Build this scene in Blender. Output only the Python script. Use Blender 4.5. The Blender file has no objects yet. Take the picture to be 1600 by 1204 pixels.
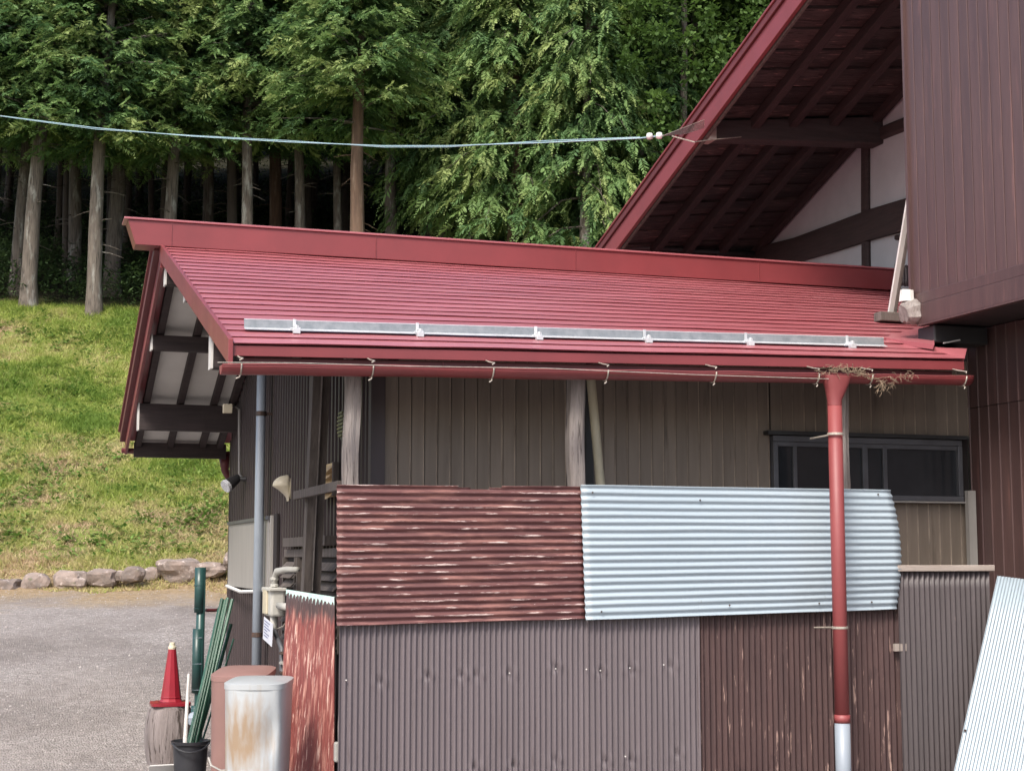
import bpy, math, random
import numpy as np
from mathutils import Vector, noise
random.seed(7); rng = np.random.default_rng(7)
SC = bpy.context.scene; COL = SC.collection
rad = math.radians
# ------------------------------------------------------------------ camera, sky, sun, exposure
TH, PI_, FP = rad(18.22), rad(6.37), 2400.0
EYE = np.array([0, 0, 1.6])
cam = bpy.data.objects.new('camera', bpy.data.cameras.new('camera')); COL.objects.link(cam)
cam.data.lens = 54; cam.data.sensor_width = 36; cam.data.clip_end = 2000; cam.data.clip_start = .05
cam.location = EYE; cam.rotation_euler = (rad(90) + PI_, 0, -TH); SC.camera = cam
SUN_AZ, SUN_EL = rad(-140), rad(50)
w = bpy.data.worlds.new('World'); SC.world = w; w.use_nodes = True
nt = w.node_tree; sky = nt.nodes.new('ShaderNodeTexSky'); sky.sky_type = 'NISHITA'; sky.sun_disc = False
sky.sun_elevation = SUN_EL; sky.sun_rotation = SUN_AZ; sky.dust_density = 4; sky.air_density = 1.0; sky.ozone_density = 1
nt.links.new(sky.outputs[0], nt.nodes['Background'].inputs[0]); nt.nodes['Background'].inputs[1].default_value = .15
sun = bpy.data.objects.new('sun', bpy.data.lights.new('sun', 'SUN')); COL.objects.link(sun)
sun.data.energy = 2.2; sun.data.angle = rad(14); sun.data.color = (1, .95, .87)
sd = Vector((math.sin(SUN_AZ) * math.cos(SUN_EL), math.cos(SUN_AZ) * math.cos(SUN_EL), math.sin(SUN_EL)))
sun.rotation_euler = sd.to_track_quat('Z', 'Y').to_euler(); sun.location = (0, 0, 30)
SC.view_settings.view_transform = 'Standard'; SC.view_settings.look = 'None'
SC.view_settings.exposure = .82; SC.view_settings.gamma = 1; SC.view_settings.use_curve_mapping = False
SC.render.engine = 'CYCLES'

# ------------------------------------------------------------------ measuring helpers (photo pixel + known real plane -> point)
FH = np.array([math.sin(TH), math.cos(TH), 0]); RT = np.array([math.cos(TH), -math.sin(TH), 0]); ZZ = np.array([0, 0, 1.])
FW = FH * math.cos(PI_) + ZZ * math.sin(PI_); UP = -FH * math.sin(PI_) + ZZ * math.cos(PI_)
def P(px, py, ax, v):
    d = FW + (px - 800) / FP * RT + (602 - py) / FP * UP
    t = v if ax == 'D' else (v - EYE['XYZ'.index(ax)]) / d['XYZ'.index(ax)]
    return EYE + d * t
def UV2(u, v, z=0): return RT * u + FH * v + ZZ * z
def V3(*a): return np.array(a, float)

# ------------------------------------------------------------------ materials
MATS = {}
def M(name, c1, c2=None, scale=4, rough=.6, bump=.0, bscale=60, st=(1, 1, 1), metal=0, spots=(), vary=.12, spec=.5, rvar=.1, wear=None):
    m = bpy.data.materials.new(name); m.use_nodes = True; MATS[name] = m
    n = m.node_tree.nodes; L = m.node_tree.links; b = n['Principled BSDF']
    tc = n.new('ShaderNodeTexCoord'); oi = n.new('ShaderNodeObjectInfo')
    mul = n.new('ShaderNodeMath'); mul.operation = 'MULTIPLY'; mul.inputs[1].default_value = 37
    L.new(oi.outputs['Random'], mul.inputs[0])
    add = n.new('ShaderNodeVectorMath'); add.operation = 'ADD'; L.new(tc.outputs['Object'], add.inputs[0]); L.new(mul.outputs[0], add.inputs[1])
    def nz(sc, stv, det=5, r=.6):
        mp = n.new('ShaderNodeMapping'); mp.inputs['Scale'].default_value = stv; L.new(add.outputs[0], mp.inputs[0])
        t = n.new('ShaderNodeTexNoise'); t.inputs['Scale'].default_value = sc; t.inputs['Detail'].default_value = det; t.inputs['Roughness'].default_value = r
        L.new(mp.outputs[0], t.inputs['Vector']); return t.outputs['Fac']
    def ramp(src, a, bb):
        r = n.new('ShaderNodeMapRange'); r.inputs['From Min'].default_value = a; r.inputs['From Max'].default_value = bb; L.new(src, r.inputs['Value']); return r.outputs[0]
    def mix(fac, A, B):
        x = n.new('ShaderNodeMix'); x.data_type = 'RGBA'
        if hasattr(fac, 'name'): L.new(fac, x.inputs[0])
        else: x.inputs[0].default_value = fac
        for k, c in ((6, A), (7, B)):
            if hasattr(c, 'name'): L.new(c, x.inputs[k])
            else: x.inputs[k].default_value = (*c, 1)
        return x.outputs[2]
    c2 = c2 or tuple(x * .75 for x in c1)
    col = mix(ramp(nz(scale, st), .32, .68), c1, c2)
    for (c, sc, th, sw, s2) in spots:
        col = mix(ramp(nz(sc, s2, 6, .65), th, th + sw), col, c)
    if vary:
        h = n.new('ShaderNodeHueSaturation'); L.new(col, h.inputs['Color'])
        v = ramp(oi.outputs['Random'], 0, 1); r = n.new('ShaderNodeMapRange'); r.inputs['To Min'].default_value = 1 - vary; r.inputs['To Max'].default_value = 1 + vary
        L.new(v, r.inputs[0]); L.new(r.outputs[0], h.inputs['Value']); col = h.outputs[0]
    L.new(col, b.inputs['Base Color'])
    b.inputs['Metallic'].default_value = metal; b.inputs['Specular IOR Level'].default_value = spec
    rr = n.new('ShaderNodeMapRange'); L.new(nz(scale * 2.3, st), rr.inputs[0]); rr.inputs['To Min'].default_value = max(.05, rough - rvar); rr.inputs['To Max'].default_value = min(1, rough + rvar)
    L.new(rr.outputs[0], b.inputs['Roughness'])
    if bump:
        bp = n.new('ShaderNodeBump'); bp.inputs['Strength'].default_value = min(1, bump); bp.inputs['Distance'].default_value = .01 * max(1, bump)
        L.new(nz(bscale, st, 6), bp.inputs['Height']); L.new(bp.outputs[0], b.inputs['Normal'])
    return m
VERT = (6, 6, .5); HOR = (.5, 6, 6); YDIR = (6, .5, 6)
M('roof_red', (.36, .108, .122), (.3, .082, .093), .9, .33, 0, 3, spec=.8, spots=[((.4, .15, .16), 1.6, .55, .2, (.6, 1.6, 1.6)), ((.2, .05, .055), 3, .66, .1, (2, .5, .5))], vary=.05, rvar=.06)
M('trim_red', (.21, .04, .045), (.17, .034, .038), 2, .42, .05, 8, vary=.04)
M('trim_dark', (.13, .026, .03), (.1, .021, .025), 2, .5, .05, 8, vary=.04)
M('gutter_red', (.2, .038, .04), (.15, .032, .034), 3, .35, .1, 12, spots=[((.12, .05, .04), 7, .6, .15, HOR)], vary=.04)
M('pipe_red', (.25, .057, .058), (.21, .048, .05), 1.5, .5, .05, 20, spots=[((.2, .06, .05), 5, .68, .1, VERT)], vary=.03)
M('pipe_gray', (.29, .33, .38), (.24, .275, .32), 2, .4, .03, 20, spots=[((.2, .2, .19), 6, .66, .15, VERT)], vary=.04)
M('pipe_beige', (.55, .5, .36), (.42, .38, .28), 3, .5, .05, 20)
M('siding_brown', (.22, .178, .142), (.175, .14, .112), 3, .62, .15, 60, VERT, spots=[((.2, .16, .11), 22, .64, .1, (3, 3, 1)), ((.04, .03, .026), 2, .62, .2, VERT)], vary=.1)
M('siding_rib', (.38, .31, .25), (.2, .16, .13), 8, .6, st=(1, 1, .5), vary=.05)  # paler rib faces: the highlight caught by the ribs, put into the colour
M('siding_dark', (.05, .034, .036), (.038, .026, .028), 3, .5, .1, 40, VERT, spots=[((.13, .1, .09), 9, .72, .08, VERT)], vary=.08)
M('siding_plum', (.095, .054, .05), (.07, .04, .039), 2.5, .4, .12, 25, VERT, spots=[((.17, .085, .075), 3, .58, .2, VERT), ((.05, .025, .028), 4, .6, .2, VERT)], vary=.1)
M('backing', (.02, .014, .014), rough=.9)
M('plaster', (.4, .41, .43), (.34, .35, .37), 3, .9, .1, 30, vary=.03)
M('timber_dark', (.04, .024, .024), (.022, .014, .014), 5, .8, .5, 40, YDIR, spots=[((.1, .07, .06), 9, .66, .12, YDIR)])
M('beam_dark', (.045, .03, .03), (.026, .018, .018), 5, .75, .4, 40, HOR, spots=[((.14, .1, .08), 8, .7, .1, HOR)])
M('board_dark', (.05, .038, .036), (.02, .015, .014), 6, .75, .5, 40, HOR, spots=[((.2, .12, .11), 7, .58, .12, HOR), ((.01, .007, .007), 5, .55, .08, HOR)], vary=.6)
M('soffit_white', (.72, .71, .68), (.62, .6, .57), 2, .7, .05, 30, vary=.04)
M('white_paint', (.62, .6, .58), (.5, .475, .45), 6, .6, .2, 50, vary=.05)
M('wood_weathered', (.36, .32, .3), (.2, .17, .155), 4, .9, 1.2, 22, VERT, spots=[((.07, .055, .05), 7, .57, .1, VERT), ((.42, .33, .29), 4, .62, .15, VERT)])
M('wood_brown', (.15, .125, .112), (.085, .07, .062), 5, .9, .7, 35, VERT, spots=[((.22, .18, .155), 6, .64, .15, VERT)])
M('wood_pale', (.42, .365, .33), (.3, .25, .22), 5, .8, .4, 40, HOR, spots=[((.2, .14, .11), 9, .62, .12, HOR)])
M('zinc', (.66, .68, .7), (.5, .52, .54), 8, .35, .1, 60, metal=.35, vary=.04)
M('zinc_dark', (.2, .22, .235), (.3, .315, .33), 18, .42, .1, 60, metal=.4, vary=.04)
M('sheet_blue', (.35, .415, .465), (.315, .38, .43), 1.5, .45, .03, 20, HOR, spots=[((.2, .21, .2), 7, .68, .1, (3, 3, .4)), ((.3, .36, .42), 6, .7, .12, HOR)], vary=.03)
M('sheet_rust', (.14, .056, .054), (.1, .04, .04), 3, .52, .25, 30, (.6, 5, 5), spots=[((.24, .11, .095), 6, .5, .12, (.45, 3, 3)), ((.3, .16, .145), 24, .6, .06, (.17, 3, 2.6)), ((.7, .6, .56), 60, .7, .02, (1, 1, 1))], vary=.03)
M('sheet_gray', (.14, .117, .126), (.12, .1, .108), 2, .5, .1, 30, VERT, spots=[((.08, .06, .058), 7, .62, .12, (4, 4, .3)), ((.26, .21, .2), 5, .68, .15, VERT)], vary=.05)
M('sheet_brown', (.072, .038, .036), (.05, .027, .027), 3, .6, .3, 30, VERT, spots=[((.3, .2, .17), 12, .61, .04, (3.5, 3.5, .35)), ((.045, .022, .022), 3, .6, .06, (1.5, 1.5, .8))], vary=.05)
M('sheet_charcoal', (.085, .071, .075), (.068, .057, .06), 3, .5, .15, 30, VERT, spots=[((.2, .15, .14), 8, .7, .05, VERT)], vary=.05)
M('sheet_peel', (.22, .058, .05), (.17, .046, .042), 3, .6, .4, 30, (4, 1.5, .4), spots=[((.11, .055, .05), 2.5, .6, .15, (1, 1, .6)), ((.4, .19, .155), 14, .5, .12, (3.4, 3.4, .12)), ((.6, .4, .34), 22, .58, .06, (3, 3, .1)), ((.09, .045, .042), 16, .62, .06, (3, 3, .1))], vary=.02)
M('turquoise', (.45, .68, .62), (.6, .75, .7), 15, .7, .3, 60)
M('sheet_pale', (.35, .42, .475), (.315, .385, .44), 1.5, .4, .03, 20, vary=.03)
M('door_gray', (.34, .32, .3), (.28, .265, .25), 3, .5, .1, 30, VERT, spots=[((.2, .18, .17), 5, .64, .15, VERT)])
M('glass_dark', (.02, .023, .028), (.035, .038, .044), 2, .07, 0, vary=.1, spec=.6)
M('frame_dark', (.11, .112, .125), (.075, .076, .085), 4, .45, vary=.05)
M('iron', (.05, .04, .036), (.1, .06, .045), 20, .6, .3, 60, metal=.3)
M('wire_pale', (.5, .46, .4), (.3, .26, .22), 30, .5, metal=.3)
M('plastic_beige', (.6, .54, .4), (.52, .46, .34), 4, .45, vary=.02)
M('plastic_wood', (.62, .45, .25), (.5, .36, .2), 5, .55)
M('vent_green', (.2, .19, .08), (.12, .12, .05), 9, .5)
M('cone_red', (.3, .014, .028), (.24, .014, .025), 4, .35, .05, 20, spots=[((.24, .03, .03), 8, .62, .1, (1, 1, 1))])
M('cone_cap', (.72, .68, .52), (.5, .45, .33), 30, .6, .3, 60)
M('stump', (.26, .225, .22), (.15, .125, .118), 5, .95, 1.3, 18, (4, 4, .5), spots=[((.05, .038, .033), 7, .55, .08, (4, 4, .3)), ((.25, .17, .11), 2.5, .62, .2, (1, 1, 1))])
M('bucket', (.02, .021, .026), (.03, .031, .036), 5, .4, .1, 30)
M('pole_green', (.022, .065, .06), (.016, .05, .048), 5, .35, .08, 20)
M('stake_green', (.025, .09, .055), (.018, .06, .04), 8, .4, .2, 40, VERT, vary=.3)
M('bin_pink', (.27, .155, .138), (.235, .135, .12), 2.5, .5, .05, 20, spots=[((.3, .16, .13), 4, .64, .15, (1, 1, 1))])
M('bin_tin', (.5, .53, .545), (.42, .445, .46), 2, .38, .12, 6, metal=.25, vary=.02)
M('concrete_gray', (.4, .39, .37), (.3, .29, .27), 8, .8, .2, 50)
M('paper_tag', (.66, .68, .74), (.6, .62, .68), 9, .6); M('ink', (.1, .12, .3), rough=.6)
M('meter', (.5, .49, .45), (.42, .41, .37), 9, .5, .1, 40)
M('rock', (.27, .21, .18), (.15, .125, .11), 5, .9, 1.5, 12, spots=[((.42, .36, .33), 9, .58, .1, (1, 1, 1)), ((.09, .1, .05), 4, .62, .1, (1, 1, 1)), ((.07, .06, .055), 6, .64, .08, (1, 1, 1))], vary=.2)
M('bark', (.17, .145, .12), (.07, .056, .047), 4, .95, 2.5, 14, (9, 9, .6), spots=[((.27, .265, .24), 1.6, .54, .12, (3, 3, .8)), ((.035, .035, .03), 6, .58, .08, (6, 6, .4))], vary=.25)
M('bark_brown', (.17, .105, .07), (.09, .055, .038), 3, .95, 1.6, 14, (6, 6, .5), spots=[((.26, .19, .14), 3, .56, .15, (3, 3, .35))], vary=.2)
M('bark_shaded', (.075, .06, .05), (.045, .036, .03), 3, .95, 1.2, 14, (6, 6, .5), vary=.3)  # back-row bark, darkened to carry the deep forest shade in its colour
M('twig', (.3, .22, .15), (.2, .15, .1), 30, .9)
M('cable', (.25, .42, .48), (.3, .38, .42), 20, .5); M('cable_black', (.03, .03, .032), rough=.5); M('porcelain', (.8, .8, .78), rough=.25)
M('lens', (.7, .72, .74), (.3, .3, .32), 60, .2)
def crestwear():
    m = MATS['sheet_rust']; n = m.node_tree.nodes; L = m.node_tree.links; b = n['Principled BSDF']; src = b.inputs['Base Color'].links[0].from_socket
    at = n.new('ShaderNodeAttribute'); at.attribute_name = 'crest'; tc = n.new('ShaderNodeTexCoord'); mp = n.new('ShaderNodeMapping'); mp.inputs['Scale'].default_value = (2.2, 8, 16); L.new(tc.outputs['Object'], mp.inputs[0])
    nz = n.new('ShaderNodeTexNoise'); nz.inputs['Scale'].default_value = 2.2; nz.inputs['Detail'].default_value = 9; nz.inputs['Roughness'].default_value = .72; L.new(mp.outputs[0], nz.inputs['Vector'])
    a = n.new('ShaderNodeMath'); a.operation = 'MULTIPLY_ADD'; L.new(at.outputs['Fac'], a.inputs[0]); a.inputs[1].default_value = .26; L.new(nz.outputs['Fac'], a.inputs[2])
    r = n.new('ShaderNodeMapRange'); r.inputs['From Min'].default_value = .79; r.inputs['From Max'].default_value = .86; L.new(a.outputs[0], r.inputs[0])
    x = n.new('ShaderNodeMix'); x.data_type = 'RGBA'; L.new(r.outputs[0], x.inputs[0]); L.new(src, x.inputs[6]); x.inputs[7].default_value = (.58, .46, .43, 1); L.new(x.outputs[2], b.inputs['Base Color'])
    # dark stained upper end of the peeling sheet
    m = MATS['sheet_peel']; n = m.node_tree.nodes; L = m.node_tree.links; b = n['Principled BSDF']; src = b.inputs['Base Color'].links[0].from_socket
    tc = n.new('ShaderNodeTexCoord'); sp = n.new('ShaderNodeSeparateXYZ'); L.new(tc.outputs['Object'], sp.inputs[0]); mp = n.new('ShaderNodeMapping'); mp.inputs['Scale'].default_value = (14, 14, 3); L.new(tc.outputs['Object'], mp.inputs[0])
    nz = n.new('ShaderNodeTexNoise'); nz.inputs['Scale'].default_value = 2; nz.inputs['Detail'].default_value = 6; L.new(mp.outputs[0], nz.inputs['Vector'])
    a = n.new('ShaderNodeMath'); a.operation = 'MULTIPLY_ADD'; L.new(nz.outputs['Fac'], a.inputs[0]); a.inputs[1].default_value = .3; L.new(sp.outputs[2], a.inputs[2])
    r = n.new('ShaderNodeMapRange'); r.inputs['From Min'].default_value = 1.36; r.inputs['From Max'].default_value = 1.44; r.inputs['To Max'].default_value = .9; L.new(a.outputs[0], r.inputs[0])
    x = n.new('ShaderNodeMix'); x.data_type = 'RGBA'; L.new(r.outputs[0], x.inputs[0]); L.new(src, x.inputs[6]); x.inputs[7].default_value = (.055, .04, .04, 1); L.new(x.outputs[2], b.inputs['Base Color'])
crestwear()
def groundmat(name, kind):
    m = bpy.data.materials.new(name); m.use_nodes = True; MATS[name] = m
    n = m.node_tree.nodes; L = m.node_tree.links; b = n['Principled BSDF']; b.inputs['Roughness'].default_value = .95
    b.inputs['Specular IOR Level'].default_value = .2
    tc = n.new('ShaderNodeTexCoord')
    def nz(sc, d=6, r=.6, cls='ShaderNodeTexNoise'):
        t = n.new(cls); t.inputs['Scale'].default_value = sc
        if cls == 'ShaderNodeTexNoise': t.inputs['Detail'].default_value = d; t.inputs['Roughness'].default_value = r
        L.new(tc.outputs['Object'], t.inputs['Vector']); return t
    def rp(src, stops):
        r = n.new('ShaderNodeValToRGB'); e = r.color_ramp.elements
        while len(e) < len(stops): e.new(.5)
        for q, (p, c) in zip(e, stops): q.position = p; q.color = (*c, 1)
        L.new(src, r.inputs[0]); return r.outputs[0]
    def mx(f, A, B):
        x = n.new('ShaderNodeMix'); x.data_type = 'RGBA'; L.new(f, x.inputs[0]); L.new(A, x.inputs[6]); L.new(B, x.inputs[7]); return x.outputs[2]
    if kind == 'gravel':
        v = nz(55, cls='ShaderNodeTexVoronoi')
        sp = n.new('ShaderNodeSeparateColor'); L.new(v.outputs['Color'], sp.inputs[0])
        A = rp(sp.outputs[0], [(0, (.14, .125, .12)), (.45, (.26, .235, .225)), (.85, (.37, .34, .325)), (1, (.58, .55, .52))])
        B = rp(nz(9, 8, .75).outputs['Fac'], [(.3, (.16, .14, .13)), (.7, (.4, .36, .34))])
        c = mx(rp(nz(.5).outputs['Fac'], [(.35, (.15, .15, .15)), (.7, (.9, .9, .9))]), A, B)
        dk = rp(nz(14, 8, .8).outputs['Fac'], [(.35, (.11, .095, .09)), (.65, (.25, .22, .205))])
        c = mx(rp(nz(.33, 4, .7).outputs['Fac'], [(.46, (0, 0, 0)), (.62, (.75, .75, .75))]), c, dk)
        dn = n.new('ShaderNodeVectorMath'); dn.operation = 'DOT_PRODUCT'; dn.inputs[1].default_value = tuple(FH); L.new(tc.outputs['Object'], dn.inputs[0])
        wv = n.new('ShaderNodeMath'); wv.operation = 'MULTIPLY_ADD'; L.new(nz(.8, 6, .7).outputs['Fac'], wv.inputs[0]); wv.inputs[1].default_value = 6; L.new(dn.outputs['Value'], wv.inputs[2])
        mr = n.new('ShaderNodeMapRange'); mr.inputs['From Min'].default_value = 24.2; mr.inputs['From Max'].default_value = 26.2; L.new(wv.outputs[0], mr.inputs[0])
        tan = rp(nz(11, 8, .8).outputs['Fac'], [(.3, (.14, .1, .06)), (.5, (.3, .22, .13)), (.7, (.42, .33, .22))])
        c = mx(mr.outputs[0], c, tan)
        L.new(c, b.inputs['Base Color'])
        bp = n.new('ShaderNodeBump'); bp.inputs['Strength'].default_value = .9; bp.inputs['Distance'].default_value = .02
        L.new(v.outputs['Distance'], bp.inputs['Height']); L.new(bp.outputs[0], b.inputs['Normal'])
    else:
        fine = rp(nz(9, 8, .8).outputs['Fac'], [(.3, (.08, .12, .02)), (.5, (.17, .21, .05)), (.7, (.27, .25, .11))])
        br = rp(nz(6, 8, .8).outputs['Fac'], [(.3, (.11, .075, .045)), (.7, (.28, .21, .13))])
        c = mx(rp(nz(.42, 5).outputs['Fac'], [(.5, (0, 0, 0)), (.66, (.9, .9, .9))]), fine, br)
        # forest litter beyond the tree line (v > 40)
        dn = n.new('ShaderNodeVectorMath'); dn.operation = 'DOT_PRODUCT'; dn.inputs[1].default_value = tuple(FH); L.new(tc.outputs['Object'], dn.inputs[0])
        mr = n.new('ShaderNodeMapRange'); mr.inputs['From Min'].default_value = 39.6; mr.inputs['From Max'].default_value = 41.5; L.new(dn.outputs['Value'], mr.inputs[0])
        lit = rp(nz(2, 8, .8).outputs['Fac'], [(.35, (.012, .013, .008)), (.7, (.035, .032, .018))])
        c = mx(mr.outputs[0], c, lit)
        L.new(c, b.inputs['Base Color'])
        bp = n.new('ShaderNodeBump'); bp.inputs['Strength'].default_value = .8; bp.inputs['Distance'].default_value = .06
        L.new(nz(14, 6, .7).outputs['Fac'], bp.inputs['Height']); L.new(bp.outputs[0], b.inputs['Normal'])
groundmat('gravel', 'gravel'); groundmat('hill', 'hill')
def leafmat(name, stops, transl=.3, patch=1.0):
    m = bpy.data.materials.new(name); m.use_nodes = True; MATS[name] = m
    n = m.node_tree.nodes; L = m.node_tree.links; b = n['Principled BSDF']
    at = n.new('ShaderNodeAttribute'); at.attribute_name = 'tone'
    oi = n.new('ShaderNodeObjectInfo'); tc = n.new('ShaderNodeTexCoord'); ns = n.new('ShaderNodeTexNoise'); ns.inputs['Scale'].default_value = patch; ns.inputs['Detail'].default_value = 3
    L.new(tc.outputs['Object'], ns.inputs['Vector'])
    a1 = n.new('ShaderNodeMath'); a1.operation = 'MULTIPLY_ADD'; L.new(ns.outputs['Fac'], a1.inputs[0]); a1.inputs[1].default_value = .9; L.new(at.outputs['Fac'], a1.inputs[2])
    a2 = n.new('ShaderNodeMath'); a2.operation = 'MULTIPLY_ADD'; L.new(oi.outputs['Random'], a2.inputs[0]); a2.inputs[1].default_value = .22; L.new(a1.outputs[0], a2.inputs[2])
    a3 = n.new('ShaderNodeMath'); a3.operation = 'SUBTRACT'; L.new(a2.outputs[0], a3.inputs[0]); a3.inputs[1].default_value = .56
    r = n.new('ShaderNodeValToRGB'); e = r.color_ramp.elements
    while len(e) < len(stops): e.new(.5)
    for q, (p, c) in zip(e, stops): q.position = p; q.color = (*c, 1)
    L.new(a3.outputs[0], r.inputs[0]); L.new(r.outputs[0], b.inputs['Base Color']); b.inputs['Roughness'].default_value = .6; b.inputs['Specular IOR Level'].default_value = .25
    tr = n.new('ShaderNodeBsdfTranslucent'); L.new(r.outputs[0], tr.inputs[0])
    mxs = n.new('ShaderNodeMixShader'); mxs.inputs[0].default_value = transl; L.new(b.outputs[0], mxs.inputs[1]); L.new(tr.outputs[0], mxs.inputs[2])
    L.new(mxs.outputs[0], n['Material Output'].inputs[0])
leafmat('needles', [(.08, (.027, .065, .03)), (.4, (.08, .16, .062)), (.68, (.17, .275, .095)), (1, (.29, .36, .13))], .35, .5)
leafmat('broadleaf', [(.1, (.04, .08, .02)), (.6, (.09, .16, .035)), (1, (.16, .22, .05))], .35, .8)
leafmat('grass', [(.05, (.15, .24, .04)), (.38, (.31, .38, .08)), (.65, (.46, .44, .17)), (1, (.52, .38, .25))], .3, .45)
leafmat('weeds', [(.1, (.06, .13, .025)), (.6, (.13, .24, .045)), (1, (.22, .3, .08))], .3, .8)
leafmat('fern', [(.1, (.03, .06, .025)), (.9, (.08, .13, .05))], .2, .8)

# ------------------------------------------------------------------ object helpers
def tag(o, label=None, cat=None, group=None, kind=None):
    for k, v in (('label', label), ('category', cat), ('group', group), ('kind', kind)):
        if v: o[k] = v
    return o
def thing(name, label, cat, loc, group=None):
    o = bpy.data.objects.new(name, None); COL.objects.link(o); o.location = tuple(loc); o.empty_display_size = .2
    o['_w'] = [float(x) for x in loc]
    return tag(o, label, cat, group)
def wloc(o):
    p = V3(0, 0, 0)
    while o is not None: p = p + V3(*o.location); o = o.parent
    return p
class MB:
    def __init__(s): s.v = []; s.f = []
    def add(s, vs, fs):
        k = len(s.v); s.v += [tuple(map(float, q)) for q in vs]; s.f += [tuple(i + k for i in q) for q in fs]; return s
    def hexa(s, b, t):  # two quads
        return s.add(list(b) + list(t), [(3, 2, 1, 0), (4, 5, 6, 7), (0, 1, 5, 4), (1, 2, 6, 5), (2, 3, 7, 6), (3, 0, 4, 7)])
    def box(s, lo, hi):
        (a, b, c), (d, e, f) = lo, hi
        return s.hexa([(a, b, c), (d, b, c), (d, e, c), (a, e, c)], [(a, b, f), (d, b, f), (d, e, f), (a, e, f)])
    def beam(s, p, q, w_, h, up=(0, 0, 1)):  # bar from p to q, w_ across, h along up
        p, q, up = V3(*p), V3(*q), V3(*up); d = q - p; d /= np.linalg.norm(d)
        sd_ = np.cross(d, up); sd_ /= np.linalg.norm(sd_); u = np.cross(sd_, d); a, b = sd_ * w_ / 2, u * h / 2
        return s.hexa([p - a - b, p + a - b, p + a + b, p - a + b], [q - a - b, q + a - b, q + a + b, q - a + b])
    def tube(s, pts, r, n=10, cap=True, wob=0):
        pts = [V3(*p) for p in pts]; m = len(pts); rs = r if hasattr(r, '__len__') else [r] * m; k = len(s.v)
        pu = None
        for i, p in enumerate(pts):
            d = pts[min(i + 1, m - 1)] - pts[max(i - 1, 0)]; d /= np.linalg.norm(d)
            if pu is None: pu = V3(0, 0, 1) if abs(d[2]) < .9 else V3(1, 0, 0)
            a = np.cross(d, pu); a /= np.linalg.norm(a); b = np.cross(a, d); pu = b
            for j in range(n):
                t = 2 * math.pi * j / n; rr = rs[i] * (1 + (wob * noise.noise(Vector((j * 1.7, p[2] * 2, p[0] * 3))) if wob else 0))
                s.v.append(tuple(p + a * rr * math.cos(t) + b * rr * math.sin(t)))
        for i in range(m - 1):
            for j in range(n): s.f.append((k + i * n + j, k + i * n + (j + 1) % n, k + (i + 1) * n + (j + 1) % n, k + (i + 1) * n + j))
        if cap: s.f.append(tuple(k + j for j in range(n))[::-1]); s.f.append(tuple(k + (m - 1) * n + j for j in range(n)))
        return s
    def grid(s, fn, nu, nv):
        k = len(s.v)
        for i in range(nu + 1):
            for j in range(nv + 1): s.v.append(tuple(map(float, fn(i / nu, j / nv))))
        for i in range(nu):
            for j in range(nv):
                a = k + i * (nv + 1) + j; s.f.append((a, a + nv + 1, a + nv + 2, a + 1))
        return s
    def prism(s, poly, ext):  # polygon (list of 3d) extruded by vector ext
        n = len(poly); e = V3(*ext); a = [V3(*p) for p in poly]
        return s.add(a + [p + e for p in a], [tuple(range(n))[::-1], tuple(range(n, 2 * n))] + [(i, (i + 1) % n, n + (i + 1) % n, n + i) for i in range(n)])
    def lathe(s, c, prof, n=24):
        k = len(s.v); c = V3(*c)
        for r, z in prof:
            for j in range(n): t = 2 * math.pi * j / n; s.v.append(tuple(c + V3(r * math.cos(t), r * math.sin(t), z)))
        for i in range(len(prof) - 1):
            for j in range(n): s.f.append((k + i * n + j, k + i * n + (j + 1) % n, k + (i + 1) * n + (j + 1) % n, k + (i + 1) * n + j))
        return s
    def build(s, name, mat, parent=None, smooth=False, solid=0, bevel=0, origin=None, auto=0):
        org = wloc(parent) if parent is not None else V3(0, 0, 0)
        off = V3(*origin) if origin is not None else org
        me = bpy.data.meshes.new(name); me.from_pydata([(a - off[0], b - off[1], c - off[2]) for a, b, c in s.v], [], s.f)
        if smooth: me.polygons.foreach_set('use_smooth', [True] * len(me.polygons))
        me.materials.append(MATS[mat]); me.update()
        o = bpy.data.objects.new(name, me); COL.objects.link(o); o.parent = parent; o.location = tuple(off - org)
        if solid: q = o.modifiers.new('solidify', 'SOLIDIFY'); q.thickness = solid; q.offset = 0
        if bevel: q = o.modifiers.new('bevel', 'BEVEL'); q.width = bevel; q.segments = 2; q.limit_method = 'ANGLE'
        if auto:
            me.polygons.foreach_set('use_smooth', [True] * len(me.polygons))
            q = o.modifiers.new('edges', 'EDGE_SPLIT'); q.split_angle = rad(auto)
        return o
def dup(o, loc, parent=None):
    c = o.copy(); COL.objects.link(c); c.parent = parent if parent else o.parent; c.location = tuple(loc)
    return c
def raw(name, verts, tris, tone, mat, parent=None, link=True, quads=False):
    me = bpy.data.meshes.new(name); nv, nf = len(verts), len(tris); k = tris.shape[1]
    me.vertices.add(nv); me.vertices.foreach_set('co', verts.astype(np.float32).ravel())
    me.loops.add(nf * k); me.loops.foreach_set('vertex_index', tris.astype(np.int32).ravel())
    me.polygons.add(nf); me.polygons.foreach_set('loop_start', np.arange(0, nf * k, k, dtype=np.int32)); me.polygons.foreach_set('loop_total', np.full(nf, k, np.int32))
    a = me.attributes.new('tone', 'FLOAT', 'POINT'); a.data.foreach_set('value', tone.astype(np.float32))
    me.update(calc_edges=True); me.materials.append(MATS[mat])
    if not link: return me
    o = bpy.data.objects.new(name, me); COL.objects.link(o); o.parent = parent; return o

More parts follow.
